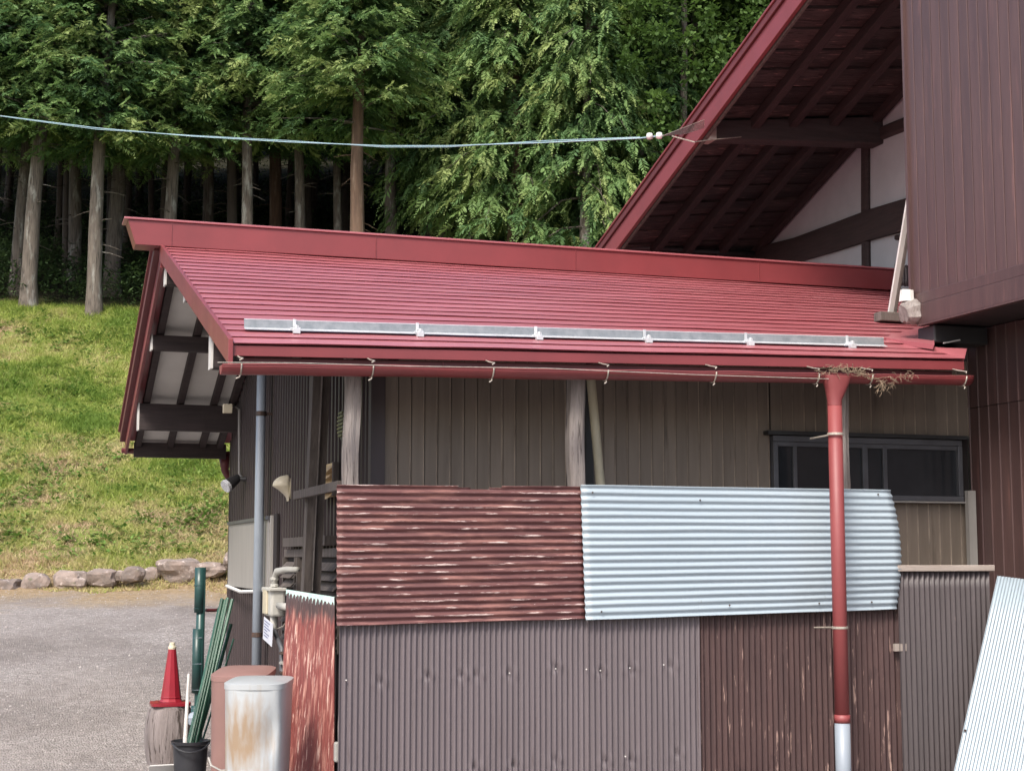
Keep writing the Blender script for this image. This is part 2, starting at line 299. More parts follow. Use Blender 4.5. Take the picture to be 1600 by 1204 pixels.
# ------------------------------------------------------------------ ground
def fbm(x, y, s=1.0, seed=0): return noise.fractal(Vector((x * s + seed, y * s - seed, seed * 1.3)), 1.0, 2.0, 4)
VP_ = [(-400, 0), (11.6, 0), (24, 1.12), (24.6, 1.42), (32, 4.45), (34.6, 4.95), (40, 8.0), (60, 15.5), (150, 50), (400, 130)]
def gz(u, v):
    v0 = v + .10 * (u + 5) * (1 if v > 15 else 0) * min(1, max(0, (v - 15) / 8)) * (-.35)
    z = np.interp(v0, [a for a, _ in VP_], [b for _, b in VP_])
    if v > 25: z += .22 * fbm(u, v, .22, 3) * min(1, (v - 25) / 3) + .06 * fbm(u, v, 1.1, 9)
    return float(z)
def sheet(name, u0, u1, v0, v1, du, dv, mat, dz=0, spread=0):
    nu, nv = int((u1 - u0) / du), int((v1 - v0) / dv)
    def fn(a, b):
        v = v0 + (v1 - v0) * b; u = u0 + (u1 - u0) * a
        return UV2(u, v, gz(u, v) + dz)
    o = MB().grid(fn, nu, nv).build(name, mat, smooth=True); return tag(o, kind='structure')
MBg = MB().add([(-400, -400, -.02), (400, -400, -.02), (400, 400, -.02), (-400, 400, -.02)], [(0, 1, 2, 3)]); tag(MBg.build('ground', 'gravel'), kind='structure')
sheet('gravel_yard', -14, 16, -8, 24.8, .6, .4, 'gravel', 0)
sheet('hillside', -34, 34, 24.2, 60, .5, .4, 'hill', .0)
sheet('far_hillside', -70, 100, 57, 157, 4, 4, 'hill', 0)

# ------------------------------------------------------------------ the shed
XL, YE, YW, XW = 1.153, 8.35, 9.1, 2.136
YR, YF = 12.62, 15.95
shed = thing('shed', 'brown metal shed with long red stepped roof joined to the house', 'shed', (3.5, 10, 0))
def zr(X): return 4.12 + .0 * (X - XL)               # ridge line height
def ze(X): return 2.752 + .021 * (X - XL)
def roofz(X, Y): return ze(X) + (zr(X) - ze(X)) * (Y - YE) / (YR - YE)
NC = 22
lapn = lambda x, s: noise.noise(Vector((x * 1.3, s * 3.7, 0)))
for i in range(NC):      # stepped metal courses of the near slope, each laps the one below
    t0, t1 = i / NC, (i + 1) / NC + .004
    y0, y1 = YE + (YR - YE) * t0, YE + (YR - YE) * t1
    xr = 5.80 if y0 < 8.6 else 5.97 if y0 < 9.12 else 7.97
    mb = MB(); n = 70; k = 0
    for a in range(n + 1):
        X = XL + (xr - XL) * a / n
        w0 = .006 * lapn(X, i) + .0008 * lapn(X * 3, i + 50); w1 = .006 * lapn(X, i + 1)
        za, zb = roofz(X, y0), roofz(X, y1); yy = y0 + .010 * lapn(X * .8, i + 9) * (i > 0)
        lip = .0135
        mb.v += [(X, yy + .03, za + .005), (X, yy + .018, za + .0055 + w0), (X, yy - .001, za + lip * .85 + w0), (X, yy + .003, za + lip + w0), (X, (yy + y1) / 2, (za + zb) / 2 + .0095 + w0 * .9), (X, y1 + .012, zb + .0063 + w1 * .5)]
    for a in range(n):
        for b in range(5): mb.f.append((a * 6 + b, (a + 1) * 6 + b, (a + 1) * 6 + b + 1, a * 6 + b + 1))
    mb.build('roof_panel', 'roof_red', shed, auto=35)
# deck under the near slope, far slope
mb = MB(); a, b = YE + .06, YR
mb.hexa([(XL + .03, a, roofz(XL, a) - .06), (5.78, a, roofz(5.78, a) - .06), (6.25, 9.13, roofz(6.25, 9.13) - .06), (XL + .03, 9.13, roofz(XL, 9.13) - .06)],
        [(XL + .03, a, roofz(XL, a) - .012), (5.78, a, roofz(5.78, a) - .012), (6.25, 9.13, roofz(6.25, 9.13) - .012), (XL + .03, 9.13, roofz(XL, 9.13) - .012)])
mb.hexa([(XL + .03, 9.135, roofz(XL, 9.135) - .06), (7.95, 9.135, roofz(7.95, 9.135) - .06), (7.95, b, roofz(7.95, b) - .06), (XL + .03, b, roofz(XL, b) - .06)],
        [(XL + .03, 9.135, roofz(XL, 9.135) - .012), (7.95, 9.135, roofz(7.95, 9.135) - .012), (7.95, b, roofz(7.95, b) - .012), (XL + .03, b, roofz(XL, b) - .012)])
mb.build('roof_deck', 'backing', shed)
ZF = 2.80
def farz(Y): return 4.12 + (ZF - 4.12) * (Y - YR) / (YF - YR)
mb = MB().hexa([(XL, YR, farz(YR) - .03), (7.9, YR, farz(YR) - .03), (7.9, YF, ZF - .03), (XL, YF, ZF - .03)], [(XL, YR, farz(YR) + .015), (7.9, YR, farz(YR) + .015), (7.9, YF, ZF + .015), (XL, YF, ZF + .015)])
mb.build('far_roof_slope', 'roof_red', shed)
# white soffit boards between rafters under the far slope
raf = [XL + .10, XL + .42, XL + .74, 2.07]
for a, b in zip(raf[:-1], raf[1:]):
    for (ya, yb) in ((YR + .1, 14.0), (14.005, 15.3), (15.305, YF - .02)):
        MB().hexa([(a, ya, farz(ya) - .055), (b, ya, farz(ya) - .055), (b, yb, farz(yb) - .055), (a, yb, farz(yb) - .055)], [(a, ya, farz(ya) - .032), (b, ya, farz(ya) - .032), (b, yb, farz(yb) - .032), (a, yb, farz(yb) - .032)]).build('soffit_panel', 'soffit_white', shed)
for x in raf: MB().beam((x, YR + .06, farz(YR + .06) - .095), (x, YF - .01, farz(YF - .01) - .095), .06, .08).build('rafter', 'beam_dark', shed, bevel=.004)
for x in raf: MB().beam((x, YE + .1, roofz(x, YE + .1) - .105), (x, YR - .02, roofz(x, YR - .02) - .105), .06, .08).build('rafter', 'beam_dark', shed, bevel=.004)
def projy(x, y, z):
    d = V3(x, y, z) - EYE; return 602 - FP * (d @ UP) / (d @ FW)
def purlin(y, zc, h, xe=XL + .03, white=True):
    o = MB().box((xe, y - .06, zc - h / 2), (XW - .004, y + .06, zc + h / 2)).build('purlin', 'beam_dark', shed, bevel=.005)
    if white: MB().box((xe - .014, y - .064, zc - h / 2 - .004), (xe - .0005, y + .064, zc + h / 2 + .004)).build('purlin_end', 'white_paint', o)
for (px, py0, py1) in ((231, 527, 550), (207, 632, 673)):
    y = YR + .5
    while projy(1.6, y, farz(y) - .13) < py0: y += .01
    h = (py1 - py0) / FP * (y * math.cos(TH) + .5); purlin(y, farz(y) - .13 - h / 2, h)
for (px, py0, py1) in ((291, 456, 470), (332, 524, 575)):
    q = P(px, py0, 'X', XL + .03); r = P(px, py1, 'X', XL + .03); purlin(q[1], (q[2] + r[2]) / 2, q[2] - r[2])
purlin(YR, 3.88, .16)
MB().box((XL + .06, YF - .1, ZF - .2), (XW - .004, YF - .05, ZF - .05)).build('far_fascia', 'beam_dark', shed)
# rake trims
def rake(y0, z0, y1, z1, t, mat, xa, xb, name='rake_trim', top=0.0):
    MB().hexa([(xa, y0, z0 - t), (xb, y0, z0 - t), (xb, y1, z1 - t), (xa, y1, z1 - t)], [(xa, y0, z0 + top), (xb, y0, z0 + top), (xb, y1, z1 + top), (xa, y1, z1 + top)]).build(name, mat, shed, bevel=.003)
rake(YE - .01, ze(XL) + .012, YR, 4.12 + .012, .125, 'trim_red', XL - .03, XL - .004, top=.016)
rake(YR - .02, 4.11, YF + .03, ZF - .0, .17, 'trim_red', XL - .022, XL + .006, top=-.03)
rake(YR, 4.12, YF + .06, ZF + .0, .04, 'trim_dark', XL - .07, XL - .01, top=.05)
rake(YR, 4.18, YF + .08, ZF + .06, .0, 'trim_red', XL - .09, XL + .05, top=.02)
# ridge cap
c0, c1 = P(200, 343, 'Y', 12.5), P(212, 382, 'Y', 12.5)
zt, zb = 4.30, 4.10
rc = MB().hexa([(c1[0], 12.5, zb), (7.96, 12.5, zb + .01), (7.96, 12.74, zb + .01), (c1[0], 12.74, zb)], [(c0[0], 12.5, zt), (7.96, 12.5, zt), (7.96, 12.74, zt), (c0[0], 12.74, zt)]).build('ridge_cap', 'trim_red', shed, bevel=.003)
MB().hexa([(c0[0] - .03, 12.485, zt + .002), (7.96, 12.485, zt + .002), (7.96, 12.755, zt + .002), (c0[0] - .03, 12.755, zt + .002)], [(c0[0] - .03, 12.485, zt + .02), (7.96, 12.485, zt + .02), (7.96, 12.755, zt + .02), (c0[0] - .03, 12.755, zt + .02)]).build('ridge_flashing', 'roof_red', rc, bevel=.004)
MB().box((XL + .05, 12.494, zb), (XL + .056, 12.5, zt)).build('seam', 'trim_red', rc)
for x in (2.9, 4.7, 6.5): MB().box((x, 12.494, zb + .005), (x + .006, 12.4995, zt)).build('seam', 'trim_red', rc)
pass
# eave: drip band and recessed fascia
def along(x0, x1, y0, y1, za, zb_, name, mat, par=None):   # bar that follows the slight rise of the eave
    return MB().hexa([(x0, y0, ze(x0) + za), (x1, y0, ze(x1) + za), (x1, y1, ze(x1) + za), (x0, y1, ze(x0) + za)], [(x0, y0, ze(x0) + zb_), (x1, y0, ze(x1) + zb_), (x1, y1, ze(x1) + zb_), (x0, y1, ze(x0) + zb_)]).build(name, mat, par or shed, bevel=.002)
along(XL - .003, 5.80, YE + .012, YE + .03, -.062, -.004, 'drip_edge', 'trim_red')
along(XL + .05, 5.74, YE + .06, YE + .085, -.135, -.064, 'fascia', 'trim_dark')
for x in (2.35, 3.6, 4.85): along(x, x + .006, YE + .054, YE + .0598, -.13, -.066, 'fascia_joint', 'trim_red')
# right-hand end flashing wedges on the roof
# walls
def siding(parent, ax, c, a0, a1, z0, z1, pitch, mat, rib=.006, thick=.01, facing=-1, ribmat=None, gap=.003, name='siding_board', zfn=None):
    """vertical boards on a plane (ax = 'X' plane running along Y, or 'Y' plane running along X), each its own object"""
    n = max(1, round(abs(a1 - a0) / pitch)); pw = (a1 - a0) / n; proto = {}
    for i in range(n):
        s0 = a0 + i * pw; zt_ = zfn(s0 + pw / 2) if zfn else z1
        key = round(zt_, 3)
        if key not in proto:
            prof = [(gap, 0), (gap, thick * .6), (gap + .004, thick), (pw - rib * 2 - .003, thick), (pw - rib * 2, thick * 2), (pw - rib, thick * 2), (pw - gap, thick * .6), (pw - gap, 0)]
            if rib == 0: prof = [(gap, 0), (gap, thick * .5), (gap + .006, thick), (pw - gap - .006, thick), (pw - gap, thick * .5), (pw - gap, 0)]
            if ax == 'Y': poly = [(p, facing * q, 0) for p, q in prof]
            else: poly = [(facing * q, p, 0) for p, q in prof]
            mb = MB().prism(poly, (0, 0, zt_ - z0))
            o = mb.build(name, mat, parent, origin=(0, 0, 0)); proto[key] = o
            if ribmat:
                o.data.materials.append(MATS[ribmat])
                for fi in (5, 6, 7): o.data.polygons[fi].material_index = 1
            org = wloc(parent)
        else:
            o = proto[key].copy(); COL.objects.link(o)
        loc = V3(s0, c, z0) if ax == 'Y' else V3(c, s0, z0)
        o.location = tuple(loc - org)
# back wall behind the porch (faces camera)
MB().box((XW + .02, YW + .001, 0), (6.32, YW + .08, 2.95)).build('wall', 'backing', shed)
wx0 = P(1203, 700, 'Y', YW)[0]; wx1 = P(1497, 700, 'Y', YW)[0]
wzt = P(1300, 683, 'Y', YW)[2]; wzb = P(1450, 783, 'Y', YW)[2]
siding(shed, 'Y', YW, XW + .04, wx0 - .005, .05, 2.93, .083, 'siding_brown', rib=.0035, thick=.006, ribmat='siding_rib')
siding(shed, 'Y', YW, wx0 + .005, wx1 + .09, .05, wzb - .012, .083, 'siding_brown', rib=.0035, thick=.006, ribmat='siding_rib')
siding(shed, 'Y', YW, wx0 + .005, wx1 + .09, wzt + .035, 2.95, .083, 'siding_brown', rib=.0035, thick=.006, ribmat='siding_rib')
win = thing('window', None, None, ((wx0 + wx1) / 2, YW - .03, wzb)); del win['_w']; win.parent = shed; win.location = tuple(V3((wx0 + wx1) / 2, YW - .03, wzb) - wloc(shed))
yf = YW - .05
for lo, hi in (((wx0, wzt - .04), (wx1, wzt)), ((wx0, wzb), (wx1, wzb + .035)), ((wx0, wzb + .036), (wx0 + .035, wzt - .041)), ((wx1 - .035, wzb + .036), (wx1, wzt - .041))):
    MB().box((lo[0], yf, lo[1]), (hi[0], YW + .0, hi[1])).build('frame', 'frame_dark', win, bevel=.003)
MB().box((wx0 - .05, yf - .03, wzt + .003), (wx1 + .03, YW - .002, wzt + .028)).build('hood', 'cable_black', win)
MB().box((wx0 - .02, yf - .02, wzb - .012), (wx1 + .02, YW - .002, wzb - .002)).build('sill', 'door_gray', win)
MB().box((wx0 + .036, yf + .03, wzb + .036), (wx1 - .036, yf + .036, wzt - .041)).build('pane', 'glass_dark', win)
for px, wpx in ((1238, 7), (1347, 10), (1378, 8)):
    x = P(px, 720, 'Y', YW)[0]; MB().box((x - wpx / 500, yf + .008, wzb + .037), (x + wpx / 500, yf + .028, wzt - .042)).build('sash_bar', 'frame_dark', win, bevel=.002)
MB().box((wx0 + .037, yf + .01, wzt - .07), (wx1 - .037, yf + .027, wzt - .0415)).build('sash_bar', 'frame_dark', win)
# left wall (faces -X)
FWL = 15.33
mb = MB().prism([(XW + .002, YW + .001, 0), (XW + .002, FWL, 0), (XW + .002, FWL, farz(FWL) - .06), (XW + .002, YR, 4.03), (XW + .002, YW + .001, roofz(XW, YW) - .065)], (.015, 0, 0)); mb.build('wall', 'backing', shed)
def zgable(y): return (roofz(XW, y) if y < YR else farz(y)) - .1
siding(shed, 'X', XW, YW + .02, FWL, .05, 3, .118, 'siding_dark', rib=.03, thick=.014, zfn=lambda y: zgable(y), name='siding_rib')
MB().box((XW - .05, YW - .03, .0), (XW + .039, YW - .001, 2.88)).build('corner_trim', 'siding_dark', shed)
MB().box((XW - .035, FWL - .02, .0), (XW + .01, FWL + .02, 2.75)).build('corner_trim', 'siding_dark', shed)
MB().box((XW - .045, YW + .0, .0), (XW - .03, YW + .06, 2.88)).build('corner_trim', 'siding_dark', shed)
# grey door panel far left with bowed lower lip
q = [P(361, 820, 'X', XW - .04), P(424, 812, 'X', XW - .04), P(424, 918, 'X', XW - .04), P(361, 915, 'X', XW - .04)]
ya, yb = q[1][1], q[0][1]; z0_, z1_ = 1.36, 2.0
dr = MB().box((XW - .06, ya, q[3][2]), (XW - .035, yb, q[0][2])).build('door_panel', 'door_gray', shed, bevel=.003)
MB().box((XW - .075, ya - .02, q[0][2]), (XW - .03, yb + .02, q[0][2] + .03)).build('rail', 'frame_dark', dr)
MB().tube([(XW - .07, ya, q[3][2] + .0), (XW - .11, (ya + yb) / 2, q[3][2] - .03), (XW - .07, yb, q[3][2] + .0)], .016, 6).build('lip', 'soffit_white', dr)
MB().box((XW - .07, ya - .16, q[3][2]), (XW - .03, ya - .12, q[0][2] + .03)).build('stile', 'door_gray', dr)
MB().box((XW - .05, ya - .34, q[3][2] - .05), (XW - .03, ya - .17, q[0][2] + .04)).build('gap_board', 'backing', dr)
# louvred window in the left wall
la, lb = P(525, 900, 'X', XW - .04)[1], P(447, 900, 'X', XW - .04)[1]; lz = P(480, 870, 'X', XW - .04)[2]
lw = MB().box((XW - .06, la - .2, lz), (XW - .02, lb, lz + .06)).build('louvre_window', 'wood_brown', shed, bevel=.003)
MB().box((XW - .032, la - .2, lz - .62), (XW - .03, lb, lz - .001)).build('opening', 'backing', lw)
for fy in (lb, lb - .5, P(477, 900, 'X', XW)[1] , P(500, 900, 'X', XW)[1], la - .2):
    MB().box((XW - .07, fy - .035, lz - .62), (XW - .025, fy + .0, lz - .001)).build('mullion', 'wood_brown', lw)
for i in range(9):
    z = lz - .04 - i * .066
    for (s0, s1) in ((lb - .04, lb - .46), (lb - .54, P(477, 900, 'X', XW)[1] + .01), (P(500, 900, 'X', XW)[1] - .04, la - .16)):
        MB().hexa([(XW - .095, s1, z - .05), (XW - .095, s0, z - .05), (XW - .087, s0, z - .05), (XW - .087, s1, z - .05)], [(XW - .045, s1, z + .005), (XW - .045, s0, z + .005), (XW - .037, s0, z + .005), (XW - .037, s1, z + .005)]).build('slat', 'wood_brown', lw)
MB().box((XW - .1, P(525, 850, 'X', XW)[1] - .1, P(500, 853, 'X', XW)[2]), (XW - .02, P(462, 850, 'X', XW)[1], P(500, 838, 'X', XW)[2])).build('ledge', 'wood_brown', shed, bevel=.004)
# vents: round hood, square louvre, green round
c = P(450, 763, 'X', XW - .03); mb = MB()
def hoodf(a, b):
    t = math.pi * (a - .5); r = .115; ph = b * math.pi / 2
    return (c[0] - .16 * math.sin(ph) * (1 - .45 * max(0, -math.sin(0))) * 1.0, c[1] + r * math.sin(t) * math.cos(ph) , c[2] - .02 + .13 * math.cos(t) * math.cos(ph) - .02 * b)
def hoodf(a, b):
    z = .085 - .205 * b; t = math.pi * a
    e = .12 * math.sqrt(max(0, 1 - (z / .086) ** 2)) if z > 0 else .12 * max(0, 1 + z / .12) ** 1.7
    wy = .08 * (math.sqrt(max(0, 1 - (z / .086) ** 2)) if z > 0 else 1 - .45 * (-z / .12))
    return (c[0] - e * math.sin(t), c[1] + wy * math.cos(t), c[2] + z + .02)
hv = mb.grid(hoodf, 16, 24).build('hood_vent', 'plastic_beige', shed, smooth=True, solid=.004)
MB().tube([(c[0], c[1], c[2]), (c[0] + .015, c[1], c[2])], .09, 24).build('flange', 'plastic_beige', hv)
a0, a1 = P(507, 748, 'X', XW - .05), P(523, 748, 'X', XW - .05); zt_, zb_ = P(515, 724, 'X', XW - .05)[2], P(515, 776, 'X', XW - .05)[2]
lv = MB().box((XW - .05, a1[1], zb_), (XW - .03, a0[1], zt_)).build('louvre_vent', 'plastic_wood', shed)
MB().box((XW - .07, a1[1] - .03, zb_), (XW - .03, a1[1] - .002, zt_)).build('vent_side', 'wood_brown', lv)
for i in range(5):
    z = zt_ - .03 - i * (zt_ - zb_) / 5
    MB().hexa([(XW - .105, a1[1], z - .035), (XW - .105, a0[1], z - .035), (XW - .1, a0[1], z - .035), (XW - .1, a1[1], z - .035)], [(XW - .055, a1[1], z + .012), (XW - .055, a0[1], z + .012), (XW - .048, a0[1], z + .012), (XW - .048, a1[1], z + .012)]).build('slat', 'plastic_wood', lv)
c = P(534, 664, 'X', XW - .04)
gv = MB().tube([(c[0], c[1], c[2]), (c[0] + .03, c[1], c[2])], .1, 20).build('round_vent', 'cable_black', shed)
for i in range(7):
    z = -.075 + i * .025; hw = math.sqrt(max(.0005, .0095 - z * z)); MB().box((c[0] - .014, c[1] - hw, c[2] + z), (c[0] - .001, c[1] + hw, c[2] + z + .011)).build('slat', 'vent_green', gv)
# porch posts
def rough_post(px0, px1, pyt, y, name='post', mat='wood_weathered', xoff=0):
    a = P((px0 + px1) / 2, pyt, 'Y', y); wd = (P(px1, pyt, 'Y', y)[0] - P(px0, pyt, 'Y', y)[0]) / 2
    pts = [(a[0] + .006 * math.sin(k * .9 + px0), y + .05, z) for k, z in enumerate(np.linspace(0, roofz(a[0], y) - .1, 26))]
    mb = MB(); n = 18; 
    for i, p in enumerate(pts):
        for j in range(n):
            t = 2 * math.pi * j / n; sq = 1 / max(abs(math.cos(t)), abs(math.sin(t))); sq = 1 + (sq - 1) * .55
            rr = wd * sq * (1 + .16 * noise.noise(Vector((j * .9, p[2] * 1.6, px0))) + .08 * noise.noise(Vector((j * 3.1, p[2] * 5, px0))))
            mb.v.append((p[0] + rr * math.cos(t), p[1] + rr * math.sin(t), p[2]))
        if i:
            for j in range(n): mb.f.append(((i - 1) * n + j, (i - 1) * n + (j + 1) % n, i * n + (j + 1) % n, i * n + j))
    return mb.build(name, mat, shed, auto=30)
rough_post(540, 564, 600, 8.55); rough_post(891, 916, 600, 8.55); rough_post(1312, 1329, 640, 8.62)
a = P(924, 600, 'Y', 8.9); b = P(938, 755, 'Y', 8.9)
MB().tube([a + (b - a) * t for t in (-.2, 0, 1, 4.5)], .029, 14).build('drain_pipe', 'pipe_beige', shed, smooth=True)
x = P(921, 680, 'Y', 9.05)[0]; MB().box((x - .035, 9.03, .1), (x + .02, 9.07, 2.9)).build('batten', 'cable_black', shed)  # black strip painting in the shade of the gap behind the post
a, b = P(501, 600, 'X', 1.9), P(486, 922, 'X', 1.9)
d = b - a; top = a - d * .12; bot = V3(b[0], b[1], 0)
for ox, w_, dep in ((-.034, .05, .1), (.028, .062, .085)):
    MB().beam(top + V3(ox, .03 * (ox > 0), 0), b + V3(ox, .03 * (ox > 0), -.02), w_, dep, (0, 1, 0)).beam(b + V3(ox, .03 * (ox > 0), -.021), bot + V3(ox, .03 * (ox > 0), 0), w_, dep, (0, 1, 0)).build('prop_post', 'wood_brown', shed)
MB().beam(top + V3(-.004, -.04, 0), b + V3(-.004, -.04, 0), .012, .02, (0, 1, 0)).build('edge_strip', 'wood_weathered', shed)
MB().beam(P(461, 774, 'X', 1.8), P(531, 758, 'Y', 8.62), .03, .055).build('cross_rail', 'wood_brown', shed, bevel=.004)
# near gutter, hangers, wires
g0, g1 = P(346, 573, 'Y', 8.27), P(1514, 592, 'Y', 8.27)
gr = .052
def gut(a, b):
    x = g0[0] + (g1[0] - g0[0]) * a; z = g0[2] + (g1[2] - g0[2]) * a + .006 * noise.noise(Vector((x * 1.6, 0, 0)))
    t = math.pi * (1 + b); return (x, 8.27 + gr * math.cos(t) , z + .012 + gr * math.sin(t) + (.008 * noise.noise(Vector((x * 2.3, 5, 0))) if b < .1 else 0))
gt = MB().grid(gut, 90, 12).build('gutter', 'gutter_red', shed, smooth=True, solid=.003)
MB().tube([V3(*gut(i / 60, 0)) for i in range(61)], .0045, 6).build('gutter_lip', 'pipe_red', gt, smooth=True)
MB().prism([V3(*gut(0, j / 10)) - V3(.004, 0, 0) for j in range(11)], (.004, 0, 0)).build('end_cap', 'pipe_red', gt)
def hanger(px):
    x = P(px, 580, 'Y', 8.27)[0]; a = (x - g0[0]) / (g1[0] - g0[0]); z = g0[2] + (g1[2] - g0[2]) * a + .012; pts = []
    for k in range(9): t = math.pi * (1 + k / 8); pts.append((x, 8.27 + (gr + .006) * math.cos(t), z + (gr + .006) * math.sin(t)))
    mb = MB().tube(pts, .0045, 6).tube([(x - .012, 8.20, z + .018), (x + .01, 8.23, z + .03), (x, 8.3, z + .045), (x, 8.40, z + .07)], .004, 6)
    mb.tube([(x, 8.25, z - gr - .004), (x - .01, 8.22, z - gr - .02), (x - .03, 8.2, z - gr - .03)], .004, 5)
    mb.build('gutter_hanger', 'wire_pale', gt, smooth=True)
for px in (375, 580, 767, 945, 1113, 1273, 1356, 1502): hanger(px)
wire = [P(px, py, 'Y', 8.2) for px, py in ((340, 566), (470, 567), (640, 572), (850, 575), (1080, 585), (1300, 592))]
MB().tube(wire, .0025, 5).build('tie_wire', 'wire_pale', gt)
# downspout with funnel
f0, f1 = P(1306, 590, 'Y', 8.24), P(1304, 628, 'Y', 8.24)
ds = MB(); n = 20
def rr_(c, hx, hy, p=.5): return [(c[0] + hx * np.sign(math.cos(t)) * abs(math.cos(t)) ** p, c[1] + hy * np.sign(math.sin(t)) * abs(math.sin(t)) ** p, c[2]) for t in [2 * math.pi * j / n for j in range(n)]]
rings = [rr_(f0 + V3(0, 0, .012), .088, .055), rr_(f0, .088, .055), rr_(f0 - V3(0, 0, .06), .07, .05, .7), rr_(f1 + V3(0, 0, .01), .045, .043, 1), rr_(f1 - V3(0, 0, .02), .045, .045, 1)]
for r in rings: ds.v += r
for i in range(len(rings) - 1):
    for j in range(n): ds.f.append((i * n + j, i * n + (j + 1) % n, (i + 1) * n + (j + 1) % n, (i + 1) * n + j))
dsp = ds.build('downspout', 'pipe_red', shed, auto=40)
m1 = P(1316, 1126, 'Y', 8.22); e1 = m1 + (m1 - f1) * .5
MB().tube([f1, f1 * .5 + m1 * .5, m1], .0435, 20).build('pipe', 'pipe_red', dsp, smooth=True)
MB().tube([m1 + (f1 - m1) * .01, V3(e1[0], e1[1], 0)], .046, 20).build('lower_pipe', 'pipe_gray', dsp, smooth=True)
MB().tube([m1 + (f1 - m1) * .02, m1 - (f1 - m1) * .005], .0475, 20).build('collar', 'pipe_red', dsp, smooth=True)
for py, px in ((678, 1305), (980, 1312)):
    q = P(px, py, 'Y', 8.23); mb = MB(); mb.lathe(q, [(.047, -.008), (.05, -.006), (.05, .006), (.047, .008)], 20); mb.tube([q + V3(0, .045, 0), q + V3(-.03, .25, -.01)], .006, 6)
    mb.build('pipe_clip', 'wire_pale', dsp)
# grey pipe on the left wall
a = P(408, 640, 'X', XW - .12); yv = a[1]
lp = MB().tube([(XW - .12, yv, 0), (XW - .12, yv, roofz(XW, min(yv, YR)) - .15 if yv < YR else farz(yv) - .12)], .04, 18).build('wall_pipe', 'pipe_gray', shed, smooth=True)
for py in (646, 993):
    z = P(408, py, 'X', XW - .12)[2]; mb = MB(); mb.lathe((XW - .12, yv, z), [(.041, -.02), (.046, -.018), (.046, .018), (.041, .02)], 18); mb.box((XW - .09, yv - .015, z - .01), (XW - .02, yv + .015, z + .01))
    mb.build('pipe_clamp', 'iron', lp)
# far gutter and funnel
q0, q1 = P(188, 703, 'X', XL - .02), P(362, 718, 'X', XW - .1)
gfy = YF + .06
z0_ = P(192, 700, 'Y', gfy)[2]; z1_ = P(362, 716, 'Y', gfy)[2]
fg = MB().grid(lambda a, b: (XL - .05 + a * (XW - XL + 2.0), gfy + .05 * math.cos(math.pi * (1 + b)), z0_ + (z1_ - z0_) * a * .4 + .05 * math.sin(math.pi * (1 + b))), 8, 8).build('far_gutter', 'trim_dark', shed, smooth=True, solid=.004)
q = P(352, 712, 'Y', gfy); r = P(352, 735, 'Y', gfy); s = P(366, 760, 'Y', gfy)
MB().tube([q, q * .3 + r * .7, r, s], [.07, .05, .04, .035], 14).build('funnel', 'trim_dark', fg, smooth=True)
# snow guard
sg = thing('snow_guard', None, None, (3.5, 8.9, 3)); sg.parent = shed
def onroof(px, py, lift=0.0):
    lo, hi = 6., 30.
    for _ in range(50):
        m = (lo + hi) / 2; q = P(px, py, 'D', m)
        if q[2] > roofz(q[0], q[1]) + lift or q[1] < YE: lo = m
        else: hi = m
    return q
def flashing(pts, lift):
    q = [onroof(px, py, l) for (px, py), l in zip(pts, lift)]; MB().prism(q, (0, .02, -.03)).build('corner_flashing', 'roof_red', shed)
flashing([(1378, 527), (1442, 509), (1459, 509), (1460, 538)], (.012, .02, .05, .06))
flashing([(1400, 531), (1468, 543), (1511, 544), (1507, 560)], (.012, .03, .05, .03))
s0, s1 = onroof(383, 512, .03), onroof(1376, 536, .03)
ym = (s0[1] + s1[1]) / 2
sg.location = tuple(V3(3.5, ym, 3) - wloc(shed))
za, zb2 = roofz(s0[0], ym) + .022, roofz(s1[0], ym) + .022; x0, x1 = s0[0], s1[0]
MB().hexa([(x0, ym, za), (x1, ym, zb2), (x1, ym + .004, zb2), (x0, ym + .004, za)], [(x0, ym + .004, za + .05), (x1, ym + .004, zb2 + .05), (x1, ym + .008, zb2 + .05), (x0, ym + .008, za + .05)]).build('upright_flange', 'zinc_dark', sg)
MB().hexa([(x0, ym - .04, za - .013), (x1, ym - .04, zb2 - .013), (x1, ym - .001, zb2), (x0, ym - .001, za)], [(x0, ym - .04, za - .009), (x1, ym - .04, zb2 - .009), (x1, ym - .001, zb2 + .004), (x0, ym - .001, za + .004)]).build('foot_flange', 'zinc', sg)
MB().tube([(x0, ym + .006, za + .052), (x1, ym + .006, zb2 + .052)], .003, 6).build('rolled_edge', 'zinc', sg)
for px in (460, 652, 837, 1007, 1165, 1323):
    x = P(px, 522, 'Y', ym)[0]; z = roofz(x, ym) + .022
    mb = MB().box((x - .012, ym - .075, z - .018), (x + .012, ym + .012, z + .012)).box((x - .02, ym - .085, z - .036), (x + .02, ym - .05, z - .006)).box((x - .01, ym - .006, z), (x + .01, ym - .001, z + .058)).tube([(x, ym - .068, z - .004), (x, ym - .068, z + .014)], .01, 6).tube([(x - .03, ym - .03, z - .002), (x + .03, ym - .03, z + .004)], .005, 6)
    mb.build('clamp', 'zinc', sg, bevel=.002)

